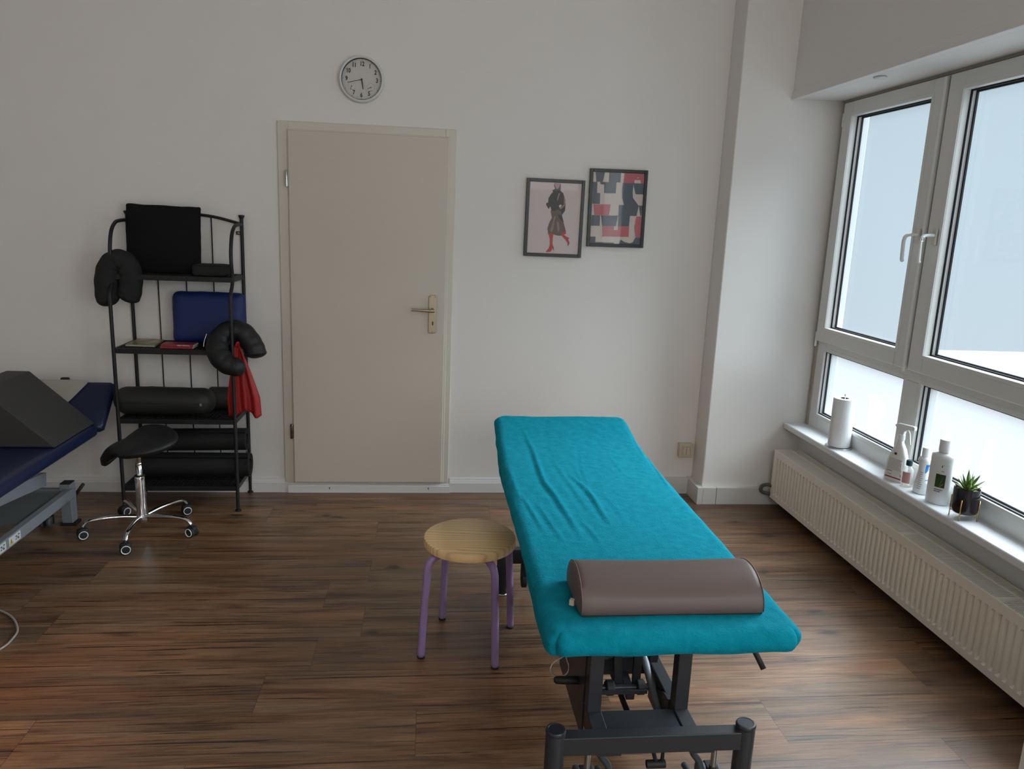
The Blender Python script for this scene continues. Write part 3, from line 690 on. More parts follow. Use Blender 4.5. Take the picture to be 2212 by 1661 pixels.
# grey one hangs on the upper left post, seen half from the side
o = neck('neck_pillow', 'dark grey curved neck pillow hanging on the upper left of the metal shelf',
     [(-1.655, -.240, 1.108), (-1.668, -.240, 1.170), (-1.664, -.238, 1.262), (-1.640, -.236, 1.322), (-1.600, -.232, 1.345), (-1.562, -.228, 1.320), (-1.550, -.225, 1.255), (-1.560, -.225, 1.180), (-1.578, -.228, 1.130)],
     lambda t: .057, CHARF, 1.0)
o = neck('neck_pillow', 'black horseshoe neck pillow hanging on the lower right of the metal shelf',
     [(-.952, -.375, .826), (-1.000, -.372, .822), (-1.055, -.362, .842), (-1.100, -.335, .895), (-1.100, -.285, .955), (-1.050, -.245, .993), (-.992, -.240, .984), (-.948, -.245, .932), (-.925, -.255, .885), (-.918, -.262, .850)],
     lambda t: .043+.013*min(1, t*4), BLKL, 1.0)
bm = B(); tube(bm, spline([(-1.146, -.35, .99), (-1.158, -.36, .95), (-1.160, -.365, .925)], 4), .0022, 6); obj('zip_pull', bm, BRASSG, o)
# red elastic band
def cloth(name, cols, m, th=.0012):
    bm = B(); rows = [[bm.verts.new(p) for p in r] for r in cols]
    for a in range(len(rows)-1):
        for i in range(len(rows[0])-1): bm.faces.new((rows[a][i], rows[a][i+1], rows[a+1][i+1], rows[a+1][i]))
    o = obj(name, bm, m, smooth=True); md = o.modifiers.new('thick', 'SOLIDIFY'); md.thickness = th; md.offset = 0; return o
rows = []
for j in range(25):
    t = j/24; zb = .915-t*(.915-.545); row = []
    for i in range(25):
        s = i/24; wdt = .022+.150*min(1, t*1.35)**.8
        x = -1.012-.45*wdt*(1-.02)+wdt*s+.018*t
        y = -.278+.014*math.sin(s*19+1)*t-.006*math.cos(s*7)
        if abs(s-.42) < .07: y -= .0
        z = zb-(.02*math.sin(s*9)*t if s > .4 else .045*(.4-s)*t)+ (.03*max(0, .35-s)/.35)*t*0
        row.append((x, y, z))
    rows.append(row)
rb = cloth('resistance_band', rows, REDF); tag(rb, 'red elastic exercise band draped over the right front post of the shelf', 'exercise band')
bm = B(); tube(bm, spline([(-1.022, -.275, .905), (-1.014, -.283, .925), (-1.006, -.280, .934), (-1.004, -.270, .92), (-1.006, -.268, .89)], 5), .009, 10, flat=.5); obj('loop', bm, REDF, rb, smooth=True)

# magazine and red books
bm = B(); vs = [(-1.596, -.235), (-1.442, -.250), (-1.462, -.045), (-1.602, -.030)]
prism(bm, vs, lambda a, b, t: (a, b, t), (.896, .904)); mg = obj('magazine', bm, mat('magazine_pages', (.45, .42, .35), .5), bevel=.001)
tag(mg, 'magazine with green and orange cover lying on the second level of the shelf', 'magazine')
cov = bpy.data.materials.new('magazine_cover'); cov.use_nodes = True; t = cov.node_tree; b = t.nodes['Principled BSDF']; b.inputs['Roughness'].default_value = .35
co = t.nodes.new('ShaderNodeTexCoord'); n = t.nodes.new('ShaderNodeTexNoise'); n.inputs['Scale'].default_value = 16; r = t.nodes.new('ShaderNodeValToRGB')
t.links.new(co.outputs['Object'], n.inputs[0]); t.links.new(n.outputs[0], r.inputs[0]); t.links.new(r.outputs[0], b.inputs['Base Color'])
for p, c in ((.35, (.05, .10, .03)), (.48, (.16, .20, .08)), (.56, (.40, .18, .09)), (.65, (.45, .38, .28))):
    e = r.color_ramp.elements.new(p); e.color = (*c, 1)
bm = B(); prism(bm, vs, lambda a, b, t: (a, b, t), (.9042, .9052)); obj('cover', bm, cov, mg)
RB = mat('red_book', (.28, .03, .035), .4); WH = mat('page_white', (.62, .60, .55), .7)
for k, (z, sft) in enumerate(((.8965, 0), (.9085, .004))):
    bm = B(); box(bm, (-1.403+sft, -.288, z), (-1.238+sft, -.205, z+.0115)); bk = obj('book', bm, RB, bevel=.0015)
    tag(bk, ['thin red paperback lying under another red one on the shelf', 'thin red paperback lying on top of another red one on the shelf'][k], 'book', 'red paperbacks on the second level of the shelf')
    bm = B(); box(bm, (-1.401+sft, -.206, z+.0015), (-1.2365+sft, -.2035, z+.010)); box(bm, (-1.2395+sft, -.286, z+.0015), (-1.2365+sft, -.206, z+.010)); obj('pages', bm, WH, bk)
    if k == 1:
        bm = B(); text(bm, 'Schüssler-Salze', .0105, Matrix.Translation((-1.285, -.2884, z+.0055)) @ Matrix.Rotation(PI, 4, 'Y') @ TX, ext=.0001, bold=.0001); obj('spine_lettering', bm, WH, bk)
# bolster bag with zip + second bolster behind
bm = B(); h = (.262, .080, .076)
rbox(bm, (-1.416, -.218, .521+.076), h, (.07, .08, .074), (30, 14, 14), disp=puffer(h, .05, 2)); bag = obj('zipped_roll_bag', bm, mat('charcoal_roll_bag', (.020, .020, .018), .6, bump=.25, bscale=240), smooth=True)
tag(bag, 'dark zipped bolster bag on the third level of the metal shelf', 'bag')
bm = B(); tube(bm, [(-1.63, -.2975, .602), (-1.45, -.2995, .602), (-1.215, -.2985, .602)], .0022, 6); obj('zip', bm, BLKR, bag)
bm = B(); box(bm, (-1.212, -.303, .590), (-1.200, -.297, .604)); obj('zip_pull', bm, STEEL, bag)
bm = B(); lathe(bm, [(.03, -.10), (.058, -.098), (.062, -.09), (.062, .075), (.056, .08), (.03, .082)], (-1.120, -.080, .521+.064), 28, axis='x'); tag(obj('bolster', bm, mat('brown_black_bolster', (.035, .030, .028), .6), smooth=True), 'brownish black round bolster behind the zipped bag on the shelf', 'bolster')
# rolled exercise mats
MATM = mat('black_foam_mat', (.009, .009, .009), .75, bump=.6, bscale=180, bstretch=(.15, 1, 1))
def rolled(label, c, L, r0_, turns, tilt, fl_=1.0):
    bm = B(); n = int(turns*28); th = .006; prf = []
    for i in range(n+1):
        a = 2*PI*i/28+2.2; r = r0_*(1-.50*(1-i/n)); prf.append((r*math.cos(a), r*math.sin(a)*fl_))
    inner = [((math.hypot(a, b_)-th)/math.hypot(a, b_)*a, (math.hypot(a, b_)-th)/math.hypot(a, b_)*b_) for a, b_ in prf]
    R = Matrix.Rotation(tilt, 3, 'Y'); C = Vector(c)
    def ringv(x): return [bm.verts.new(C+R @ Vector((x, p[0], p[1]))) for p in prf], [bm.verts.new(C+R @ Vector((x, p[0], p[1]))) for p in inner]
    o0, i0 = ringv(-L/2); o1, i1 = ringv(L/2)
    for k in range(n):
        bm.faces.new((o0[k], o0[k+1], o1[k+1], o1[k])); bm.faces.new((i0[k], i1[k], i1[k+1], i0[k+1]))
        bm.faces.new((o0[k], i0[k], i0[k+1], o0[k+1])); bm.faces.new((o1[k], o1[k+1], i1[k+1], i1[k]))
    bm.faces.new((o0[0], o1[0], i1[0], i0[0])); bm.faces.new((o0[n], i0[n], i1[n], o1[n]))
    o = obj('rolled_exercise_mat', bm, MATM); return tag(o, label, 'exercise mat', 'rolled black exercise mats on the shelf')
rolled('rolled black exercise mat lying lower, on the bottom level of the shelf', (-1.290, -.165, .145+.072), .60, .071, 3, 0)
m2 = rolled('rolled black exercise mat lying on top of the other mat on the shelf', (-1.290, -.160, .361), .57, .066, 3, math.radians(-1.0))
bm = B(); tube(bm, spline([(-.999, -.22, .315), (-.985, -.235, .295), (-.99, -.24, .26), (-1.0, -.235, .235), (-.99, -.22, .27), (-.98, -.20, .31), (-.985, -.185, .30)], 6), .0028, 6); obj('strap', bm, BLKR, m2, smooth=True)
# ------------------------------------------------------------------ saddle stool
sx0, sy0 = -1.434, -.588
ss = thing('saddle_stool', 'black saddle stool on a chrome five-star base with castors', 'stool', (sx0, sy0, 0))
# seat
bm = B(); nu, nv = 44, 36; top = []; bot = []
A1 = math.radians(-12)      # direction of the sideways axis
du = Vector((math.cos(A1), math.sin(A1), 0)); dv = Vector((-math.sin(A1), math.cos(A1), 0))
def seatp(r, a):
    u = r*math.cos(a); v = r*math.sin(a)
    X, Y = u*.192, v*.142*(1+.10*u)
    hgt = .500
    z = hgt + (.006+.026*v*v*(1 if v > 0 else .35)) - .108*max(0, -u-.18)**1.35*1.25 - .030*max(0, u-.35)**1.5 + .012*u
    z -= .050*max(0, -v)**1.6*(1 if u > -.2 else max(0, 1+(u+.2)*2.5)) - .012*max(0, v)
    z += .020*math.exp(-((u+.38)**2/.03))*max(0, -v)
    return X, Y, z
SC = Vector((sx0+.004, sy0, 0))
for r_i in range(17):
    r = r_i/16; rt = min(1, r*1.0)
    ringt, ringb = [], []
    for k in range(48):
        a = 2*PI*k/48; X, Y, z = seatp(rt, a); edge = math.sqrt(max(0, 1-(r**5)))
        P = SC+du*X+dv*Y
        ringt.append(bm.verts.new((P.x, P.y, z-.020*(1-edge)))); X2, Y2, z2 = seatp(rt*.985, a); P2 = SC+du*X2+dv*Y2
        ringb.append(bm.verts.new((P2.x, P2.y, z2-.026-.032*edge-.05*max(0, -math.cos(a)*rt-.45))))
    top.append(ringt); bot.append(ringb)
for r_i in range(16):
    for k in range(48):
        bm.faces.new((top[r_i][k], top[r_i][(k+1) % 48], top[r_i+1][(k+1) % 48], top[r_i+1][k])); bm.faces.new((bot[r_i][k], bot[r_i+1][k], bot[r_i+1][(k+1) % 48], bot[r_i][(k+1) % 48]))
for k in range(48): bm.faces.new((top[16][k], top[16][(k+1) % 48], bot[16][(k+1) % 48], bot[16][k]))
bmesh.ops.remove_doubles(bm, verts=bm.verts, dist=.0008); seat = obj('seat', bm, BLKL, ss, smooth=True)
bm = B(); box(bm, (sx0-.07, sy0-.05, .425), (sx0+.07, sy0+.05, .447)); obj('mechanism', bm, BLKR, ss, bevel=.004)
bm = B(); tube(bm, spline([(sx0-.05, sy0-.02, .435), (sx0-.085, sy0-.05, .415), (sx0-.120, sy0-.08, .392)], 5), [.006]*5+[.009]*5+[.008], 10, flat=.5); obj('height_lever', bm, BLKR, ss, smooth=True)
bm = B(); lathe(bm, [(.0135, .27), (.0135, .352), (.0125, .353), (.0125, .356), (.0135, .357), (.0135, .365), (.0125, .366), (.0125, .369), (.0135, .370), (.0135, .43)], (sx0, sy0, 0), 20); obj('gas_lift', bm, CHROME, ss, smooth=True, auto=50)
bm = B(); lathe(bm, [(.026, .085), (.025, .19), (.024, .29), (.022, .297)], (sx0, sy0, 0), 28); obj('column', bm, CHROME, ss, smooth=True, auto=50)
bm = B(); lathe(bm, [(.025, .297), (.026, .300), (.022, .303), (.014, .303)], (sx0, sy0, 0), 24); obj('column_ring', bm, BLKR, ss, smooth=True)
bm = B(); lathe(bm, [(.022, .050), (.028, .055), (.030, .085), (.028, .098), (.020, .100)], (sx0, sy0, 0), 28); obj('hub', bm, CHROME, ss, smooth=True, auto=50)
ang0 = math.atan2(-.86-sy0, -1.420-sx0)
for k in range(5):
    a = ang0+2*PI*k/5; d_ = Vector((math.cos(a), math.sin(a), 0)); q = Vector((-math.sin(a), math.cos(a), 0)); c = Vector((sx0, sy0, 0))
    bm = B(); tube(bm, spline([c+d_*.02+Vector((0, 0, .083)), c+d_*.10+Vector((0, 0, .094)), c+d_*.19+Vector((0, 0, .096)), c+d_*.245+Vector((0, 0, .088)), c+d_*.268+Vector((0, 0, .062))], 6), [.013]*12+[.0125]*6+[.011]*6+[.010], 12, flat=.75)
    obj('base_arm', bm, CHROME, ss, smooth=True)
    cs = B(); wc = c+d_*.270+Vector((0, 0, .027)); sw = math.radians([20, 75, 60, 200, 100][k])+a
    w1 = Vector((math.cos(sw), math.sin(sw), 0))
    def wheel(bmx, cen, ax, r, hw, seg=24, mi=0, hole=0):
        ax = ax.normalized(); u = ax.cross(Vector((0, 0, 1))).normalized(); v = ax.cross(u)
        prf = [(0, -hw), (r*.75, -hw), (r*.96, -hw*.8), (r, -hw*.3), (r, hw*.3), (r*.96, hw*.8), (r*.75, hw), (0, hw)]
        rg = [[bmx.verts.new(cen+ax*h_+(u*math.cos(2*PI*i/seg)+v*math.sin(2*PI*i/seg))*max(r_, .0004)) for i in range(seg)] for r_, h_ in prf]
        for j in range(len(rg)-1):
            for i in range(seg):
                f = bmx.faces.new((rg[j][i], rg[j][(i+1) % seg], rg[j+1][(i+1) % seg], rg[j+1][i])); f.material_index = mi
    wl = B(); wheel(wl, wc+w1*.0, w1, .024, .021)
    for s in (-1, 1): wheel(wl, wc+w1*s*.014, w1, .0265, .0085)
    cw = obj('castor', wl, BLKR, ss, smooth=True)
    for s in (-1, 1):
        wr = B(); cen = wc+w1*s*.0232; u = w1.cross(Vector((0, 0, 1))).normalized(); v = w1.cross(u)
        tube(wr, [cen+(u*math.cos(2*PI*i/28)+v*math.sin(2*PI*i/28))*.0195 for i in range(28)], .0032, 6, closed=True, flat=.6)
        obj('wheel_ring', wr, PVCW, cw, smooth=True)
    hd = B(); 
    rbox(hd, wc+Vector((0, 0, .014)), (.019, .026, .017), (.012, .02, .014), (6, 8, 6), rot=Matrix.Rotation(sw, 3, 'Z')); lathe(hd, [(.006, .035), (.006, .07)], (wc.x-0, wc.y, 0), 10); obj('castor_hood', hd, BLKR, cw, smooth=True)

# ------------------------------------------------------------------ wooden stool with lilac legs
cx, cy = .169, -1.700
st = thing('round_stool', 'round stool with a pine seat and four lilac metal legs', 'stool', (cx, cy, 0))
bm = B(); lathe(bm, [(.0, .4145), (.168, .4145), (.1735, .4175), (.175, .4225), (.175, .440), (.1735, .4465), (.168, .4500), (.0, .4502)], (cx, cy, 0), 96, cap=False)
bmesh.ops.remove_doubles(bm, verts=bm.verts, dist=.0001); obj('seat', bm, PINE, st, smooth=True, auto=35)
for fx_, fy_ in ((-.009, -1.798), (.265, -1.877), (.075, -1.516), (.351, -1.592)):
    d_ = Vector((fx_-cx, fy_-cy, 0)); R_ = d_.length; d_.normalize(); c = Vector((cx, cy, 0)); Z = lambda r, z: c+d_*r+Vector((0, 0, z))
    tp = R_-.022
    bm = B(); tube(bm, spline([Z(.03, .402), Z(.09, .402), Z(tp-.050, .400), Z(tp-.018, .389), Z(tp-.002, .362), Z(tp+.002, .320), Z(R_-.008, .16), Z(R_, .004)], 6), .0142, 18); lg = obj('leg', bm, LILAC, st, smooth=True)
    bm = B(); lathe(bm, [(.0145, 0), (.0150, .004), (.0146, .008)], Z(R_, 0), 18); obj('foot_cap', bm, BLKR, lg, smooth=True)

# ------------------------------------------------------------------ treatment table under the teal sheet
X0, X1, YN, YF = .299, .962, -2.780, -.775
tt = thing('treatment_table', 'height-adjustable treatment table on a dark steel frame, covered in teal', 'treatment table', (.64, -1.8, 0))
def ztop(y): return .652+.040*max(0, min(1, (y+1.25)/.45))**2*1.0
def xsh(y): return .026*max(0, min(1, (y+1.6)/.8))**1.3
bm = B(); rbox(bm, ((X0+X1)/2, (YN+YF)/2, .616), ((X1-X0)/2-.020, (YF-YN)/2-.020, .020), (.05, .05, .02), (12, 24, 4), disp=lambda p: p+Vector((xsh(p.y+(YN+YF)/2), 0, ztop(p.y+(YN+YF)/2)-.652)))
obj('upholstery', bm, BLKL, tt, smooth=True)
bm = B()
for x in (.360, .882): box(bm, (x-.018, YN+.12, .545), (x+.018, YF-.12, .577))
for y in (YN+.14, -1.9, YF-.14): box(bm, (.36, y-.016, .545), (.88, y+.016, .577))
obj('upper_frame', bm, ANTH, tt, bevel=.003)
PX, PXR = .368, .916
bm = B(); box(bm, (PX, -2.605, .186), (PXR, -2.565, .242)); nb = obj('base_crossbar', bm, ANTH, tt, bevel=.003)
bm = B(); box(bm, (PX-.02, -1.32, .150), (PXR-.02, -1.28, .216)); obj('base_crossbar', bm, ANTH, tt, bevel=.003)
for (x, y, zt) in ((PX, -2.585, .250), (PXR, -2.585, .250), (PX-.024, -1.300, .225), (PXR-.024, -1.300, .225)):
    bm = B(); lathe(bm, [(.024, .006), (.0275, .008), (.0275, zt-.004), (.026, zt)], (x, y, 0), 32); p_ = obj('base_post', bm, ANTH, tt, smooth=True, auto=40)
    bm = B(); lathe(bm, [(.0278, zt-.003), (.0285, zt+.001), (.0285, zt+.006), (.026, zt+.010), (.022, zt+.0105), (.021, zt+.0095), (.0, zt+.0095)], (x, y, 0), 32, cap=False); obj('end_cap', bm, mat('dark_plastic_cap', (.022, .026, .034), .32), p_, smooth=True, auto=40)
    bm = B(); lathe(bm, [(.030, 0), (.030, .006), (.026, .010)], (x, y, 0), 28); obj('foot', bm, STEEL, p_, smooth=True)
for x in (.498, .760):
    bm = B(); box(bm, (x-.020, -2.565, .165), (x+.020, -1.30, .232)); obj('side_rail', bm, ANTH, tt, bevel=.003)
    bm = B(); box(bm, (x-.0205, -2.485, .226), (x+.0205, -2.440, .548)); box(bm, (x-.022, -2.565, .2325), (x+.022, -2.43, .238)); obj('upright', bm, ANTH, tt, bevel=.003)
    bm = B(); sgn = -1 if x < .6 else 1
    prism(bm, [(-2.44, .12), (-2.44, .545), (-2.38, .545), (-2.05, .20), (-2.05, .12)], lambda a, b, t: (t, a, b), (x+sgn*.021-.003, x+sgn*.021+.003)) if x < .6 else prism(bm, [(-2.44, .12), (-2.44, .24), (-2.40, .235), (-2.25, .165), (-2.25, .12)], lambda a, b, t: (t, a, b), (x-.026, x-.020))
    obj('gusset_plate', bm, ANTH, tt)
    bm = B(); box(bm, (x-.014-sgn*.03, -2.30, .335), (x+.014-sgn*.03, -1.45, .375), rot=Matrix.Rotation(math.radians(9), 3, 'X')); obj('lifting_arm', bm, ANTH, tt, bevel=.002)
bm = B(); box(bm, (.520, -2.566, .222), (.740, -2.475, .233)); obj('cover_plate', bm, ANTH, tt, bevel=.001)
bm = B(); box(bm, (.518, -2.215, .180), (.742, -2.165, .245)); obj('inner_crossbeam', bm, ANTH, tt, bevel=.003)
bm = B(); box(bm, (.560, -2.33, .185), (.705, -2.318, .196)); lathe(bm, [(.011, -.09), (.011, .09)], (.640, -2.300, .190), 18, axis='x'); obj('pivot_shaft', bm, ANTH, tt, smooth=True, auto=40)
for x in (.590, .690):
    bm = B(); lathe(bm, [(.020, -.014), (.024, -.010), (.024, .010), (.020, .014)], (x, -2.300, .190), 20, axis='x'); obj('pivot_cap', bm, BLKR, tt, smooth=True, auto=40)
for xt, xb in ((.605, .620), (.690, .678)):
    bm = B(); quad_hull(bm, [(xb-.013, -2.295, .18), (xb+.013, -2.295, .18), (xb+.013, -2.283, .18), (xb-.013, -2.283, .18), (xt-.016, -2.255, .55), (xt+.016, -2.255, .55), (xt+.016, -2.243, .55), (xt-.016, -2.243, .55)], ((0,3,2,1),(4,5,6,7),(0,1,5,4),(1,2,6,5),(2,3,7,6),(3,0,4,7))); obj('hanger_bracket', bm, BLKM, tt, bevel=.002)
bm = B(); box(bm, (.645, -2.31, .185), (.672, -1.70, .215), rot=Matrix.Rotation(math.radians(7), 3, 'X')); obj('motor_beam', bm, ANTH, tt, bevel=.002)
bm = B(); tube(bm, [(.722, -2.08, .29), (.730, -2.47, .125)], .0125, 18); tube(bm, [(.724, -2.02, .315), (.722, -2.09, .287)], .009, 14); obj('actuator', bm, GRYM, tt, smooth=True, auto=50)
bm = B(); tube(bm, [(.615, -1.85, .20), (.655, -2.44, .10)], .0095, 14); obj('push_rod', bm, ANTH, tt, smooth=True, auto=50)
bm = B(); tube(bm, [(.575, -2.35, .53), (.590, -2.24, .27)], .009, 12); lathe(bm, [(.012, -.012), (.012, .012)], (.590, -2.245, .262), 14, axis='x'); obj('gas_spring', bm, BLKR, tt, smooth=True, auto=50)
# castors, linkage and brake tubes under the crossbar
for x in (.470, .845):
    bm = B(); lathe(bm, [(.009, .098), (.009, .19)], (x, -2.555, 0), 14); c_ = obj('castor_spindle', bm, STEEL, tt, smooth=True, auto=40)
    bm = B(); lathe(bm, [(.012, .088), (.012, .098), (.009, .100)], (x, -2.555, 0), 8); box(bm, (x-.015, -2.575, .03), (x+.015, -2.515, .088)); obj('castor_fork', bm, BLKR, c_, bevel=.004)
    bm = B()
    for s in (-1, 1): wheel(bm, Vector((x+s*.021, -2.53, .044)), Vector((1, 0, 0)), .044, .009)
    obj('castor_wheel', bm, mat('grey_castor_rubber', (.06, .06, .07), .5), c_, smooth=True)
for x in (.52, .79):
    bm = B(); box(bm, (x-.035, -2.60, .178), (x+.035, -2.57, .187)); obj('mount_plate', bm, ANTH, tt)
    bm = B(); tube(bm, spline([(x-.025, -2.575, .180), (x-.012, -2.565, .150), (x+.012, -2.56, .11), (x+.015, -2.56, .04), (x+.01, -2.45, .02)], 6), .010, 12); obj('brake_tube', bm, mat('slate_tube', (.05, .06, .07), .35), tt, smooth=True)
bm = B(); tube(bm, [(.652, -2.56, .186), (.672, -2.555, .120)], .006, 8); tube(bm, [(.690, -2.56, .186), (.690, -2.555, .115)], .0055, 8); lathe(bm, [(.012, -.045), (.012, .01)], (.690, -2.555, .112), 12, axis='x'); obj('pedal_linkage', bm, BLKR, tt, smooth=True, auto=40)
bm = B(); tube(bm, [(.868, -2.56, .590), (.880, -2.64, .535), (.900, -2.68, .490)], .0075, 12); obj('release_lever', bm, BLKR, tt, smooth=True)
bm = B(); tube(bm, [(.398, -2.36, .262), (.404, -2.36, .262), (.43, -2.362, .262), (.49, -2.365, .262)], [.007, .0115, .0125, .0125], 12); obj('foot_lever', bm, BLKR, tt, smooth=True)
bm = B(); lathe(bm, [(.026, -.012), (.030, -.008), (.030, .008), (.026, .012)], (.440, -1.300, .060), 20, axis='x'); box(bm, (.425, -1.315, .06), (.455, -1.285, .152)); obj('castor_wheel', bm, BLKR, tt, smooth=True, auto=40)

# the sheet, stretched over the pad with folds
FOLDS = []
def fold(pts, amp, wid): FOLDS.append(([Vector((a, b)) for a, b in pts], amp, wid))
def seg_d(p, a, b):
    ab = b-a; t = max(0, min(1, (p-a).dot(ab)/ab.dot(ab))); q = a+ab*t; d = p-q; s = math.copysign(1, ab.x*d.y-ab.y*d.x); return d.length*s, t
def foldz(x, y):
    p = Vector((x, y)); z = 0
    for pts, amp, wid in FOLDS:
        best = None; n = len(pts)-1
        for i in range(n):
            d, t = seg_d(p, pts[i], pts[i+1]); tt_ = (i+t)/n
            if best is None or abs(d) < abs(best[0]): best = (d, tt_)
        d, t = best
        if abs(d) < 5*wid:
            e = max(0.0, math.sin(PI*min(1, max(0, t))))**.7
            z += amp*e*(math.exp(-(d/wid)**2)-.55*math.exp(-((d+1.6*wid)/(1.3*wid))**2))
    return z
fold([(0.43, -0.947), (0.452, -1.244), (0.451, -1.671), (0.469, -1.816), (0.486, -2.057), (0.495, -2.226)], 0.006, 0.01)
fold([(0.561, -1.566), (0.592, -1.717), (0.604, -1.83), (0.606, -1.975), (0.61, -2.101)], 0.006, 0.008)
fold([(0.597, -1.484), (0.596, -1.599), (0.601, -1.691)], 0.003, 0.005)
fold([(0.661, -1.204), (0.618, -1.582), (0.603, -1.792), (0.604, -1.909)], 0.0025, 0.004)
fold([(0.347, -1.798), (0.361, -1.931), (0.381, -2.153)], 0.0035, 0.008)
fold([(0.395, -1.9), (0.412, -2.077), (0.43, -2.225)], 0.003, 0.008)
fold([(0.75, -1.433), (0.748, -1.523), (0.753, -1.608)], 0.002, 0.004)
fold([(0.779, -1.323), (0.778, -1.463), (0.788, -1.58), (0.807, -1.651)], 0.0022, 0.004)
fold([(0.519, -2.045), (0.536, -2.154), (0.546, -2.262)], 0.003, 0.007)
fold([(0.52, -1.375), (0.539, -1.611), (0.558, -1.886), (0.561, -1.996)], 0.0025, 0.009)
fold([(0.969, -1.159), (0.953, -1.333), (0.94, -1.549), (0.927, -1.714)], 0.003, 0.006)
fold([(0.954, -1.007), (0.938, -1.196), (0.932, -1.333)], 0.0025, 0.006)
fold([(0.331, -1.501), (0.335, -1.769), (0.35, -2.076)], 0.002, 0.01)
fold([(0.652, -1.767), (0.666, -1.931), (0.668, -2.117)], 0.0015, 0.01)
def sheet_disp(p):
    X, Y = p.x+(X0+X1)/2, p.y+(YN+YF)/2; q = p.copy(); hx = (X1-X0)/2; hy = (YF-YN)/2
    if abs(q.x) > hx-.12 and abs(q.y) > hy-.12:      # rounder corners in plan
        sx_, sy_ = math.copysign(1, q.x), math.copysign(1, q.y); ax, ay = abs(q.x)-(hx-.055), abs(q.y)-(hy-.055)
        if ax > 0 and ay > 0:
            r_ = math.hypot(ax, ay); m_ = max(ax, ay); k_ = m_/r_; q.x = sx_*((hx-.055)+ax*k_); q.y = sy_*((hy-.055)+ay*k_)
    up = max(0, p.z/.033)
    top = ztop(Y)-.652
    q.z += top+ (up**2)*(foldz(X, Y)+.0016*fbm(X*7, Y*3, 1)+.0009*fbm(X*26, Y*14, 4))
    if up > 0.5: q.z += .004*math.cos((X-.628)*PI/.66)-.002 - (.006*max(0, 1-abs(X-.55)/.2)+0)*max(0, min(1, (Y+.98)/.2))
    q.x += xsh(Y)*1.0
    side = max(0, 1-abs(abs(p.x)-hx)/.03)
    q.x += side*(.0022*fbm(1, Y*5, q.z*8)+.0008*math.sin(Y*37+q.z*60))
    if p.x < -hx+.06 and p.z < -.01: q.x += .006*math.sin(Y*6+1)*side; q.z -= .010*(1+math.sin(Y*9))*side
    if p.z < -.023: q.z -= .002*math.sin(Y*31)+.002*math.sin(X*27)
    return q
bm = B(); rbox(bm, ((X0+X1)/2, (YN+YF)/2, .619), ((X1-X0)/2, (YF-YN)/2, .033), (.038, .038, .033), (110, 300, 12), disp=sheet_disp)
sheet = obj('fitted_sheet', bm, TEAL, smooth=True); tag(sheet, 'teal terry fitted sheet stretched over the treatment table', 'sheet')

# half-round bolster
bo = thing('half_round_bolster', 'taupe half-round leatherette bolster lying on the teal sheet', 'bolster', (.637, -2.59, .655))
bx0, bx1 = .396, .878; yb0, yb1 = -2.688, -2.475; zb = .656; hb = .086
prf = []
for k in range(29):
    a = PI*k/28; u = math.cos(a); prf.append(((yb0+yb1)/2-u*(yb1-yb0)/2*(1+.03*math.sin(a)), zb+.006+hb*abs(math.sin(a))**.92))
prf = [(yb0+.004, zb)]+prf+[(yb1-.004, zb)]
bm = B(); ns = 30; rows = []
for i in range(ns+1):
    t = i/ns; x = bx0+(bx1-bx0)*t; e = min(t, 1-t)*(bx1-bx0); k = 1-.02*max(0, 1-e/.006)**2; cyy = (yb0+yb1)/2
    dip = -.004*math.sin(PI*t)
    sk = -.012*(0)  # straight ends
    rows.append([bm.verts.new((x, cyy+(a-cyy)*k, zb+(b-zb)*k+(dip if b > zb+.05 else 0))) for a, b in prf])
for i in range(ns):
    for j in range(len(prf)): bm.faces.new((rows[i][j], rows[i][(j+1) % len(prf)], rows[i+1][(j+1) % len(prf)], rows[i+1][j]))
for sgn, rw in ((-1, rows[0]), (1, rows[-1])):     # bulging ends
    prev = rw
    for q_, off in ((.9, .004), (.6, .009), (.25, .012)):
        c0 = Vector(((bx0 if sgn < 0 else bx1), (yb0+yb1)/2, zb+.035)); nr = [bm.verts.new(((bx0 if sgn < 0 else bx1)+sgn*off, c0.y+(v.co.y-c0.y)*q_, c0.z+(v.co.z-c0.z)*q_)) for v in rw]
        for j in range(len(prf)): bm.faces.new((prev[j], prev[(j+1) % len(prf)], nr[(j+1) % len(prf)], nr[j]))
        prev = nr
    bm.faces.new(prev)
obj('cushion_body', bm, TAUPE, bo, smooth=True, auto=55)
for x in (bx0+.001, bx1-.001):
    bm = B(); tube(bm, [(x, (yb0+yb1)/2+(a-(yb0+yb1)/2)*.992, zb+(b-zb)*.985) for a, b in prf[1:-1]], .0014, 6); obj('seam', bm, TAUPE, bo, smooth=True)
bm = B(); box(bm, (.378, -2.640, .661), (.394, -2.640, .676), rot=Matrix.Rotation(.4, 3, 'Z')); box(bm, (.374, -2.646, .664), (.386, -2.634, .679), rot=Matrix.Rotation(-.5, 3, 'Z')); obj('care_tag', bm, mat('crumpled_tag', (.50, .42, .33), .7), bo)
bm = B(); box(bm, (bx0+.004, yb0+.003, .6535), (bx1-.003, yb1-.003, .6570)); obj('base_cloth', bm, BLKR, bo)

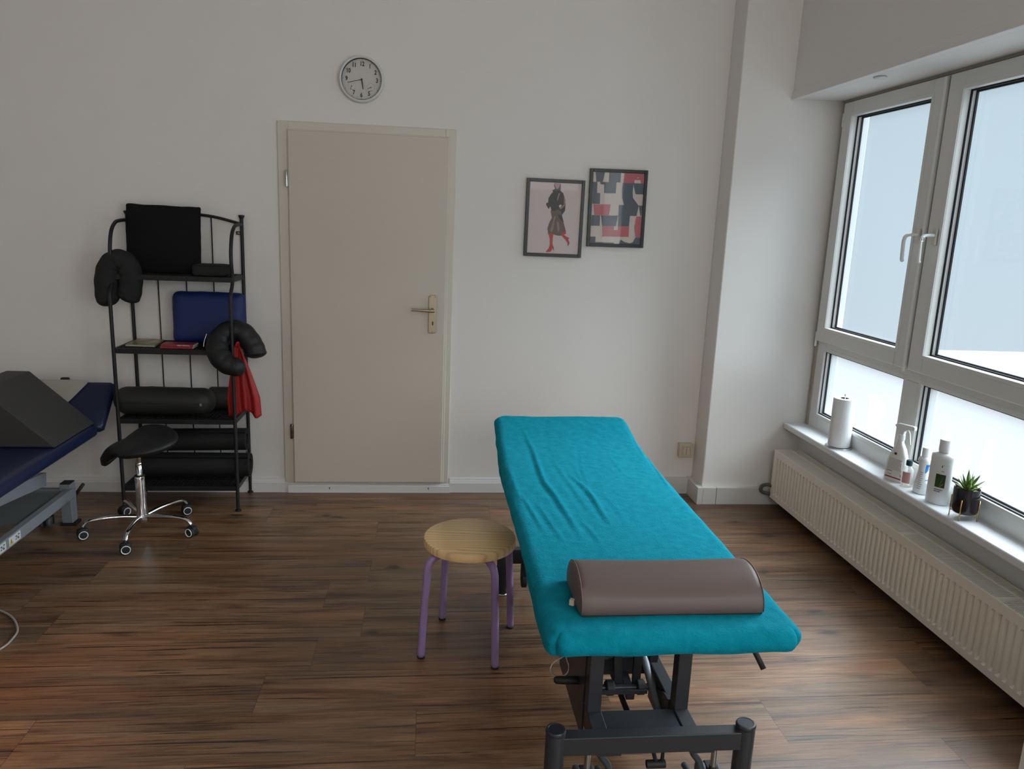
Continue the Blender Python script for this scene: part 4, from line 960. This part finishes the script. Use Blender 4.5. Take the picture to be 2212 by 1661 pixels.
# ------------------------------------------------------------------ left table with blue pads
lt = thing('massage_table', 'blue padded treatment table on a grey steel frame, partly out of view at left', 'treatment table', (-1.95, -1.2, 0))
a_ = math.radians(2.0)
bm = B(); rbox(bm, (-2.015, -1.285, .487), (.335, .865, .031), (.03, .03, .03), (16, 30, 6)); obj('main_pad', bm, NAVY, lt, smooth=True)
Rh = Matrix.Rotation(math.radians(44), 3, 'X')
bm = B(); rbox(bm, (-1.985, -.275, .572), (.305, .150, .030), (.03, .03, .028), (14, 14, 6), rot=Rh); hr = obj('head_rest', bm, NAVY, lt, smooth=True)
bm = B(); box(bm, (-2.28, -.40, .540), (-1.69, -.14, .552), rot=Rh, piv=(-1.985, -.275, .572)); obj('head_rest_board', bm, BLKM, lt)
bm = B(); box(bm, (-2.25, -2.1, .430), (-1.78, -.44, .455)); obj('upper_frame', bm, GRYM, lt, bevel=.003)
bm = B(); box(bm, (-1.83, -2.1, .148), (-1.795, -.50, .200)); rl = obj('side_rail', bm, GRYM, lt, bevel=.003)
bm = B(); box(bm, (-2.25, -2.1, .148), (-2.215, -.50, .200)); obj('side_rail', bm, GRYM, lt, bevel=.003)
bm = B(); box(bm, (-1.875, -1.9, .27), (-1.845, -.66, .335), rot=Matrix.Rotation(math.radians(-7), 3, 'X'), piv=(-1.86, -.66, .27)); obj('lifting_arm', bm, GRYM, lt, bevel=.003)
bm = B(); box(bm, (-2.25, -.95, .180), (-1.83, -.56, .191)); obj('cover_plate', bm, mat('dark_grey_steel', (.10, .115, .12), .45), lt)
bm = B(); box(bm, (-2.26, -.500, .140), (-1.80, -.465, .190)); obj('base_crossbar', bm, GRYM, lt, bevel=.003)
for x in (-1.832, -2.25):
    bm = B(); box(bm, (x-.026, -.515, .014), (x+.026, -.455, .222)); p_ = obj('base_post', bm, GRYM, lt, bevel=.003)
    bm = B(); box(bm, (x-.024, -.513, .222), (x+.024, -.457, .227)); obj('end_cap', bm, BLKR, p_); bm = B(); box(bm, (x-.035, -.520, 0), (x+.040, -.450, .014)); obj('foot', bm, BLKR, p_)
bm = B(); box(bm, (-1.945, -.555, .085), (-1.900, -.500, .150)); tube(bm, [(-1.92, -.50, .135), (-1.88, -.44, .125), (-1.842, -.44, .13)], .006, 8); obj('castor_housing', bm, GRYM, lt, bevel=.003)
bm = B(); lathe(bm, [(.017, .072), (.020, .076), (.020, .084)], (-1.925, -.53, 0), 16)
box(bm, (-1.958, -.545, .062), (-1.890, -.525, .066)); box(bm, (-1.958, -.545, .02), (-1.954, -.525, .066)); box(bm, (-1.894, -.545, .02), (-1.890, -.525, .066)); obj('castor_fork', bm, STEEL, lt)
bm = B()
for s in (-1, 1): wheel(bm, Vector((-1.924+s*.018, -.535, .031)), Vector((1, 0, 0)), .031, .010)
obj('castor_wheel', bm, mat('grey_castor_rubber', (.06, .06, .07), .5), lt, smooth=True)
bm = B(); tube(bm, [(-1.845, -.445, .10), (-1.806, -.448, .152), (-1.768, -.452, .203)], [.0065, .009, .009], 12); obj('brake_lever', bm, BLKR, lt, smooth=True)
STK = mat('sticker_white', (.55, .56, .58), .5); YEL = mat('warning_yellow', (.50, .36, .05), .5)
for yc in (-1.075, -1.195):
    bm = B(); box(bm, (-1.7948, yc-.048, .156), (-1.7942, yc+.048, .194)); sk_ = obj('warning_sticker', bm, STK, lt)
    bm = B(); prism(bm, [(yc-.044, .160), (yc-.016, .160), (yc-.030, .188)], lambda a, b, t: (t, a, b), (-1.7942, -1.7938)); obj('warning_triangle', bm, YEL, sk_)
    bm = B(); box(bm, (-1.7938, yc-.0315, .1665), (-1.7936, yc-.0285, .179))
    obj('warning_mark', bm, INK, sk_); bm = B()
    for (u, v, w_, h_) in ((.004, .166, .010, .004), (.012, .172, .018, .003), (.006, .178, .012, .005), (.022, .164, .012, .006), (.028, .180, .010, .005)): box(bm, (-1.7942, yc+u, v), (-1.7938, yc+u+w_, v+h_))
    obj('pictogram', bm, INK, sk_)
# wedge cushion
bm = B(); prism(bm, [(-1.702, .521), (-1.996, .790), (-2.105, .790), (-2.36, .521)], lambda a, b, t: (a+.02*t*0, t, b), (-.848, -.415))
wg = obj('wedge_cushion', bm, GREYF, bevel=.006, seg=3); tag(wg, 'large dark grey wedge cushion lying on the blue table at left', 'wedge cushion')
bm = B(); tube(bm, [(-1.704, -.8485, .524), (-1.997, -.8485, .787), (-2.10, -.8485, .787)], .0018, 6); obj('seam', bm, GREYF, wg)
# folded beige towel on the head rest
bm = B(); cc_ = Vector((-1.985, -.275, .572)); nrm = Rh @ Vector((0, 0, 1)); ex = Vector((1, 0, 0)); ey = Rh @ Vector((0, 1, 0))
out = [(-.18, .145), (.165, .145), (.172, .128), (.12, .03), (.10, .0), (.04, -.05), (-.08, -.10), (-.18, -.10)]
v0 = [bm.verts.new(cc_+ex*a+ey*b+nrm*.0315) for a, b in out]; v1 = [bm.verts.new(cc_+ex*a+ey*b+nrm*.041) for a, b in out]
bm.faces.new(v0[::-1]); bm.faces.new(v1)
for i in range(len(out)): bm.faces.new((v0[i], v0[(i+1) % len(out)], v1[(i+1) % len(out)], v1[i]))
tag(obj('folded_towel', bm, mat('beige_towel', (.42, .40, .35), .9, bump=.4, bscale=300), bevel=.003), 'folded pale beige towel on the raised blue head rest', 'towel')
bm = B(); rbox(bm, (-1.94, -.175, .692), (.022, .012, .016), (.008, .008, .008), (6, 5, 5)); tag(obj('strap_buckle', bm, BLKR, smooth=True), 'small black strap end sticking up behind the beige towel', 'strap')
# cords
CORD = mat('pale_cord', (.34, .30, .27), .5)
bm = B(); tube(bm, spline([(-2.1, -1.36, .005), (-1.78, -1.38, .005), (-1.65, -1.44, .005), (-1.567, -1.546, .005), (-1.548, -1.62, .005), (-1.556, -1.693, .005), (-1.62, -1.80, .005), (-1.8, -1.9, .005)], 8), .0042, 8)
tag(obj('power_cord', bm, CORD, smooth=True), 'pale cord curving on the floor at the lower left edge', 'cord')
bm = B(); tube(bm, spline([(.462, -2.20, .575), (.462, -2.205, .35), (.463, -2.205, .25), (.474, -2.21, .21), (.466, -2.21, .182), (.441, -2.21, .173), (.420, -2.21, .186), (.414, -2.21, .208), (.425, -2.21, .228), (.448, -2.208, .242), (.468, -2.205, .262), (.478, -2.20, .32), (.48, -2.2, .575)], 8), .0024, 8)
tag(obj('hanging_cord', bm, mat('white_cord', (.62, .60, .57), .5), smooth=True), 'thin white cord hanging in a loop under the teal covered table', 'cord')

# ------------------------------------------------------------------ things on the window sill
ZS = .5125
kt = thing('paper_towel_holder', 'thin wire stand with a round base under the paper roll on the sill', 'holder', (2.190, -.695, ZS))
bm = B(); tube(bm, [(2.190+.062*math.cos(2*PI*k/40), -.695+.072*math.sin(2*PI*k/40), ZS+.006) for k in range(40)], .0022, 8, closed=True); tube(bm, [(2.128, -.695, ZS+.003), (2.252, -.695, ZS+.003)], .0020, 6); obj('wire_base', bm, STEEL, kt, smooth=True)
bm = B(); tube(bm, [(2.190, -.695, ZS+.003), (2.190, -.695, ZS+.285)], .0022, 8); lathe(bm, [(.004, .283), (.005, .287), (.0, .292)], (2.190, -.695, ZS), 10); obj('rod', bm, STEEL, kt, smooth=True)
pr_ = thing('paper_towel_roll', 'tall white roll of embossed paper towels at the far end of the sill', 'paper towel', (2.190, -.695, ZS+.009))
bm = B(); lathe(bm, [(.021, 0), (.054, 0), (.0555, .004), (.0555, .255), (.054, .259), (.021, .259)], (2.190, -.695, ZS+.009), 48, cap=False); obj('paper', bm, PAPER, pr_, smooth=True, auto=40)
bm = B(); prism(bm, [(2.190-.053, -.695+.018), (2.190-.061, -.695-.002), (2.190-.0585, -.695-.022), (2.190-.045, -.695-.034), (2.190-.050, -.695-.018)], lambda a, b, t: (a, b, t), (ZS+.011, ZS+.255)); obj('loose_sheet', bm, PAPER, pr_, smooth=True, auto=60)
bm = B(); lathe(bm, [(.0185, -.001), (.021, -.001), (.021, .260), (.0185, .260)], (2.190, -.695, ZS+.009), 32, cap=False); obj('core', bm, mat('cardboard', (.22, .19, .17), .9), pr_, smooth=True)

# spray bottle : flat bottle seen broadside, facing the room
def label_patch(c, ax, up, nrm, polys, par, name, m, off=0):
    bm = B()
    for P in polys:
        bm.faces.new([bm.verts.new(Vector(c)+Vector(ax)*a+Vector(up)*b+Vector(nrm)*off) for a, b in P])
    return obj(name, bm, m, par)
def rect(a0, b0, a1, b1): return [(a0, b0), (a1, b0), (a1, b1), (a0, b1)]
sc_ = Vector((2.178, -1.228, ZS)); sp_ = thing('spray_bottle', 'white trigger spray bottle with printed label on the sill, in front of the window post', 'bottle', sc_)
th = math.radians(-68); ax = Vector((math.cos(th), math.sin(th), 0)); nn = Vector((math.sin(th), -math.cos(th), 0))
if nn.x > 0: nn = -nn
bm = B(); secs = [(-.050, .050, 0, .020), (-.054, .053, .006, .024), (-.054, .053, .03, .024), (-.050, .050, .075, .024), (-.040, .044, .12, .022), (-.026, .032, .155, .019), (-.014, .018, .178, .014), (-.012, .014, .186, .013), (-.012, .014, .200, .013)]
rows = []
for a0, a1, z, hw in secs:
    c0 = (a0+a1)/2; ha = (a1-a0)/2; rows.append([bm.verts.new(sc_+ax*(c0+ha*math.copysign(abs(math.cos(q))**.6, math.cos(q)))+nn*(hw*math.copysign(abs(math.sin(q))**.75, math.sin(q)))+Vector((0, 0, z))) for q in [2*PI*k/36 for k in range(36)]])
for i in range(len(rows)-1):
    for k in range(36): bm.faces.new((rows[i][k], rows[i][(k+1) % 36], rows[i+1][(k+1) % 36], rows[i+1][k]))
bm.faces.new(rows[0][::-1]); bm.faces.new(rows[-1]); obj('bottle_body', bm, BOTTLE, sp_, smooth=True, auto=50)
bm = B(); H = lambda a, z, t: sc_+ax*a+nn*t+Vector((0, 0, z))
lathe(bm, [(.0145, .196), (.0155, .2), (.0155, .222), (.012, .226)], sc_+ax*.001, 20)
prism(bm, [(-.014, .222), (.012, .222), (.016, .240), (.030, .252), (.064, .256), (.064, .270), (.058, .274), (-.020, .272), (-.034, .262), (-.030, .255), (-.016, .248)], H, (-.010, .010)); obj('spray_head', bm, BOTTLE2, sp_, bevel=.002)
bm = B(); tube(bm, spline([H(.024, .252, 0), H(.036, .236, 0), H(.041, .212, 0), H(.047, .185, 0)], 5), .0045, 8); obj('trigger', bm, BOTTLE2, sp_, smooth=True)
lp0 = sc_+Vector((0, 0, 0)); UP = Vector((0, 0, 1)); sgn = 1
W_ = mat('label_white', (.74, .74, .72), .5)
label_patch(sc_, ax, UP, nn, [[(-.036, .012), (.044, .012), (.036, .110), (-.026, .112)]], sp_, 'label', W_, .0255)
label_patch(sc_, ax, UP, nn, [rect(-.006, .128, .006, .139)], sp_, 'blue_square', mat('navy_ink', (.02, .03, .07), .5), .0245)
label_patch(sc_, ax, UP, nn, [rect(-.036, .016, .044, .022)], sp_, 'red_stripe', mat('wine_ink', (.30, .03, .06), .5), .0259)
bm = B()
for i in range(9):
    z = .106-i*.0062; L_ = .062+.0012*i-.004*((i*7) % 4); x_ = xs0 = -.027-.0006*i
    while x_ < xs0+L_:
        w_ = .003+.005*((i*13+int(x_*900)) % 3)/2; bm.faces.new([bm.verts.new(sc_+ax*a+UP*b+nn*.0258) for a, b in rect(x_, z, x_+w_, z+.0022)]); x_ += w_+.0012
for (a0, b0, a1, b1) in ((-.032, .046, -.004, .051), (.038, .030, .043, .042)): bm.faces.new([bm.verts.new(sc_+ax*a+UP*b+nn*.0259) for a, b in rect(a0, b0, a1, b1)])
obj('label_lettering', bm, INKG, sp_)
bm = B(); ang = math.atan2(ax.y, ax.x); LM = Matrix.Translation(sc_+ax*(-.016)+UP*.033+nn*.0259) @ Matrix((ax, UP, ax.cross(UP))).transposed().to_4x4(); text(bm, '1 Liter', .009, LM, ext=.0001); obj('volume_lettering', bm, INK, sp_)

# small clear oil bottle
oc = Vector((2.180, -1.310, ZS)); ob = thing('oil_bottle', 'small clear glass bottle with a dark cap and pink label on the sill', 'bottle', oc)
bm = B(); lathe(bm, [(.0, .0), (.021, .0), (.0235, .003), (.0235, .07), (.021, .084), (.012, .094), (.0095, .098), (.0095, .108)], oc, 32, cap=False); bmesh.ops.remove_doubles(bm, verts=bm.verts, dist=.0001)
o = obj('glass', bm, mat('thin_clear_plastic', (.82, .84, .84), .05, alpha=.30), ob, smooth=True)
bm = B(); lathe(bm, [(.0, .003), (.021, .003), (.0215, .006), (.0215, .012), (.0, .0125)], oc, 32, cap=False); obj('oil_rest', bm, mat('pale_oil', (.75, .72, .55), .1, alpha=.45), ob, smooth=True)
bm = B(); lathe(bm, [(.0125, .100), (.0135, .102), (.0135, .122), (.012, .125)], oc, 28); obj('cap', bm, mat('petrol_cap', (.012, .045, .060), .35), ob, smooth=True, auto=40)
bm = B(); 
for k in range(8):
    a0 = math.radians(175+k*11); a1 = math.radians(175+(k+1)*11)
    bm.faces.new([bm.verts.new(oc+Vector((.0242*math.cos(q), .0242*math.sin(q), z))) for q, z in ((a0, .020), (a1, .020), (a1, .072), (a0, .072))])
obj('label', bm, mat('pink_label', (.55, .28, .27), .5), ob)

# lotion bottle with waist
lc = Vector((2.195, -1.392, ZS)); lb = thing('lotion_bottle', 'waisted white bottle with a blue label patch, between the oil and the tall bottle', 'bottle', lc)
bm = B(); lathe(bm, [(.032, 0), (.0355, .004), (.0345, .03), (.028, .075), (.0230, .110), (.0235, .124), (.0285, .138), (.0315, .148), (.029, .159), (.019, .167), (.0155, .170)], lc, 40, sx=.85, sy=1.0); obj('bottle_body', bm, BOTTLE2, lb, smooth=True, auto=60)
bm = B(); lathe(bm, [(.0162, .168), (.0168, .170), (.0168, .205), (.0155, .2095), (.0, .207)], lc, 32, cap=False); obj('cap', bm, BOTTLE2, lb, smooth=True, auto=50)
def wrap(c, rfun, a0, a1, z0, z1, sx_, par, name, m, n=10, zfun=None):
    bm = B()
    for i in range(n):
        for j in range(6):
            qs = []
            for ii, jj in ((i, j), (i+1, j), (i+1, j+1), (i, j+1)):
                a = math.radians(a0+(a1-a0)*ii/n); z = z0+(z1-z0)*jj/6
                if zfun: z = zfun(ii/n, jj/6)
                r = rfun(z)+.0006; qs.append(bm.verts.new(c+Vector((r*math.cos(a)*sx_, r*math.sin(a), z))))
            bm.faces.new(qs)
    bmesh.ops.remove_doubles(bm, verts=bm.verts, dist=.00001); return obj(name, bm, m, par, smooth=True)
def lrad(z):
    P = [(0, .0355), (.03, .0345), (.075, .028), (.110, .0230), (.124, .0235), (.138, .0285), (.148, .0315), (.17, .0315)]
    for (a, ra), (b, rb_) in zip(P, P[1:]):
        if a <= z <= b: return ra+(rb_-ra)*(z-a)/(b-a)
    return .0265
BLU = mat('label_blue', (.03, .20, .55), .4)
wrap(lc, lrad, 248, 292, .096, .138, .85, lb, 'blue_patch', BLU, zfun=lambda s, t: .138-(1-t)*(.042*(1-.35*s)))
wrap(lc, lrad, 255, 285, .066, .069, .85, lb, 'blue_line', BLU)
for i in range(9): wrap(lc, lrad, 196, 222+6*(i % 3), .026+.009*i, .0285+.009*i, .85, lb, 'text_line', INKG, 6)
for i in range(3): wrap(lc, lrad, 258, 285-3*i, .050-.006*i, .0515-.006*i, .85, lb, 'text_line', mat('pale_blue_ink', (.25, .42, .6), .5), 6)

# tall bottle
gc = Vector((2.187, -1.515, ZS)); gb = thing('tall_lotion_bottle', 'tall white oval bottle with a green plant label, left of the potted succulent', 'bottle', gc)
bm = B(); lathe(bm, [(.044, 0), (.048, .005), (.0485, .2), (.047, .214), (.030, .221), (.0225, .224), (.0215, .234)], gc, 48, sx=.62, sy=1.0, rotz=math.radians(24)); obj('bottle_body', bm, BOTTLE2, gb, smooth=True, auto=60)
bm = B(); lathe(bm, [(.021, .230), (.0225, .233), (.0225, .278), (.021, .282), (.0, .283)], gc, 36, cap=False); obj('cap', bm, BOTTLE2, gb, smooth=True, auto=50)
def oval(aa): # point on the oval body at local angle
    x, y = .0489*math.cos(aa)*.62, .0489*math.sin(aa); r_ = math.radians(24); return Vector((x*math.cos(r_)-y*math.sin(r_), x*math.sin(r_)+y*math.cos(r_), 0))
def owrap(a0, a1, z0, z1, m, name, n=8, k=1.012, sk=0):
    bm = B()
    for i in range(n):
        qa, qb = math.radians(a0+(a1-a0)*i/n), math.radians(a0+(a1-a0)*(i+1)/n); A_, B_ = gc+oval(qa)*k, gc+oval(qb)*k
        s0, s1 = sk*i/n, sk*(i+1)/n
        bm.faces.new([bm.verts.new(A_+UP*(z0+s0)), bm.verts.new(B_+UP*(z0+s1)), bm.verts.new(B_+UP*(z1+s1)), bm.verts.new(A_+UP*(z1+s0))])
    return obj(name, bm, m, gb)
GRN = bpy.data.materials.new('leaf_photo_label'); GRN.use_nodes = True; t = GRN.node_tree; b = t.nodes['Principled BSDF']; b.inputs['Roughness'].default_value = .4
b.inputs['Base Color'].default_value = (.018, .045, .014, 1)
gp = owrap(178, 226, .078, .136, GRN, 'green_picture')
for q0, q1, h0, h1 in ((186, 182, .080, .118), (190, 196, .080, .134), (198, 216, .082, .132), (200, 222, .080, .100)):
    bm = B()
    for i in range(6):
        f0, f1 = i/6, (i+1)/6
        def pp(f, o_): a = math.radians(q0+(q1-q0)*f); return gc+oval(a)*1.016+UP*(h0+(h1-h0)*f+o_*math.sin(PI*min(1, f+.08))*.0045)
        bm.faces.new([bm.verts.new(v) for v in (pp(f0, -1), pp(f1, -1), pp(f1, 1), pp(f0, 1))])
    obj('leaf_mark', bm, mat('leaf_green_ink', (.14, .24, .04), .4), gp)
for i, (a0, a1, z) in enumerate(((178, 214, .066), (178, 206, .058))):
    bm = B(); x_ = a0
    while x_ < a1:
        w_ = 2.4+(x_*7 % 3)*.8; A_, B_ = gc+oval(math.radians(x_))*1.012, gc+oval(math.radians(x_+w_))*1.012
        bm.faces.new([bm.verts.new(A_+UP*z), bm.verts.new(B_+UP*z), bm.verts.new(B_+UP*(z+.0035)), bm.verts.new(A_+UP*(z+.0035))]); x_ += w_+1.1
    obj('lettering', bm, INK, gb)
owrap(200, 214, .148, .1515, INKG, 'small_print'); owrap(200, 204, .166, .176, INK, 'logo_mark', 3); owrap(204, 236, .176, .1768, INKG, 'thin_line')

# succulent
pc = Vector((2.183, -1.690, ZS)); sp2 = thing('potted_succulent', 'small green succulent in a dark glazed pot on brass legs on the sill', 'potted plant', pc)
bm = B(); lathe(bm, [(.0, .026), (.040, .026), (.047, .032), (.0485, .045), (.0485, .128), (.047, .131), (.044, .129), (.0435, .116), (.0, .116)], pc, 48, cap=False); bmesh.ops.remove_doubles(bm, verts=bm.verts, dist=.0001)
pot = obj('pot', bm, mat('dark_glaze', (.014, .008, .012), .16), sp2, smooth=True, auto=60)
bm = B(); random.seed(4)
for i in range(150):
    r = .041*math.sqrt(random.random()); a = random.random()*2*PI; bmesh.ops.create_icosphere(bm, subdivisions=1, radius=.0028+random.random()*.0016, matrix=Matrix.Translation(pc+Vector((r*math.cos(a), r*math.sin(a), .118))))
tag(obj('gravel', bm, mat('pale_gravel', (.30, .26, .22), .8, var=.5, vscale=300), sp2), None, None, kind='stuff')
for k in range(4):
    a = math.radians(38+90*k); px, py = .0515*math.cos(a), .0515*math.sin(a)
    bm = B(); tube(bm, [pc+Vector((px, py, .088)), pc+Vector((px, py, .0))], .0024, 8); tube(bm, [pc+Vector((px, py, .024)), pc+Vector((0, 0, .024))], .0018, 6); obj('brass_leg', bm, mat('brass', (.62, .42, .15), .25, metal=1), sp2, smooth=True)
PL_ = bpy.data.materials.new('succulent_leaf'); PL_.use_nodes = True; t = PL_.node_tree; b = t.nodes['Principled BSDF']; b.inputs['Roughness'].default_value = .4
co = t.nodes.new('ShaderNodeTexCoord'); n = t.nodes.new('ShaderNodeTexNoise'); n.inputs['Scale'].default_value = 45; r = t.nodes.new('ShaderNodeValToRGB')
t.links.new(co.outputs['Object'], n.inputs[0]); t.links.new(n.outputs[0], r.inputs[0]); t.links.new(r.outputs[0], b.inputs['Base Color'])
r.color_ramp.elements[0].color = (.04, .11, .045, 1); r.color_ramp.elements[0].position = .35; r.color_ramp.elements[1].color = (.30, .40, .08, 1); r.color_ramp.elements[1].position = .7
def leafbm(bm, base, dr, L, wd_, curl=.2):
    side = dr.cross(Vector((0, 0, 1)));
    if side.length < .05: side = Vector((1, 0, 0))
    side.normalize(); nr = side.cross(dr).normalized(); rows = []
    for i in range(9):
        t = i/8; c = base+dr*L*t+nr*(-curl*L*t*t)*-1*.35; ww = wd_*(math.sin(PI*min(1, .18+t*.82)))**.8*(1-t)**.35+.0002; tk = ww*.35+.0002
        rows.append([bm.verts.new(c-side*ww+nr*ww*.35), bm.verts.new(c-nr*tk), bm.verts.new(c+side*ww+nr*ww*.35), bm.verts.new(c+nr*tk*.3)])
    for i in range(8):
        for k in range(4): bm.faces.new((rows[i][k], rows[i][(k+1) % 4], rows[i+1][(k+1) % 4], rows[i+1][k]))
for ringi, (nl, el, L, wl_) in enumerate(((7, 24, .046, .012), (7, 42, .052, .012), (6, 60, .054, .011), (3, 78, .060, .009))):
    for k in range(nl):
        a = 2*PI*k/nl+ringi*.5+random.uniform(-.15, .15); e_ = math.radians(el+random.uniform(-7, 7)); LL = 1.25*L*random.uniform(.85, 1.12)
        bm = B(); leafbm(bm, pc+Vector((.006*math.cos(a), .006*math.sin(a), .118+.004*ringi)), Vector((math.cos(a)*math.cos(e_), math.sin(a)*math.cos(e_), math.sin(e_))), LL, wl_); obj('leaf', bm, PL_, sp2, smooth=True)

# outside the window: pavement and a green hedge of trees, seen only as soft tints through the frosted panes
bm = B(); box(bm, (2.7, -12, -.4), (16, 8, -.3)); struct('ground_outside', bm, mat('pavement', (.115, .10, .098), .9, bump=.2, bscale=8))
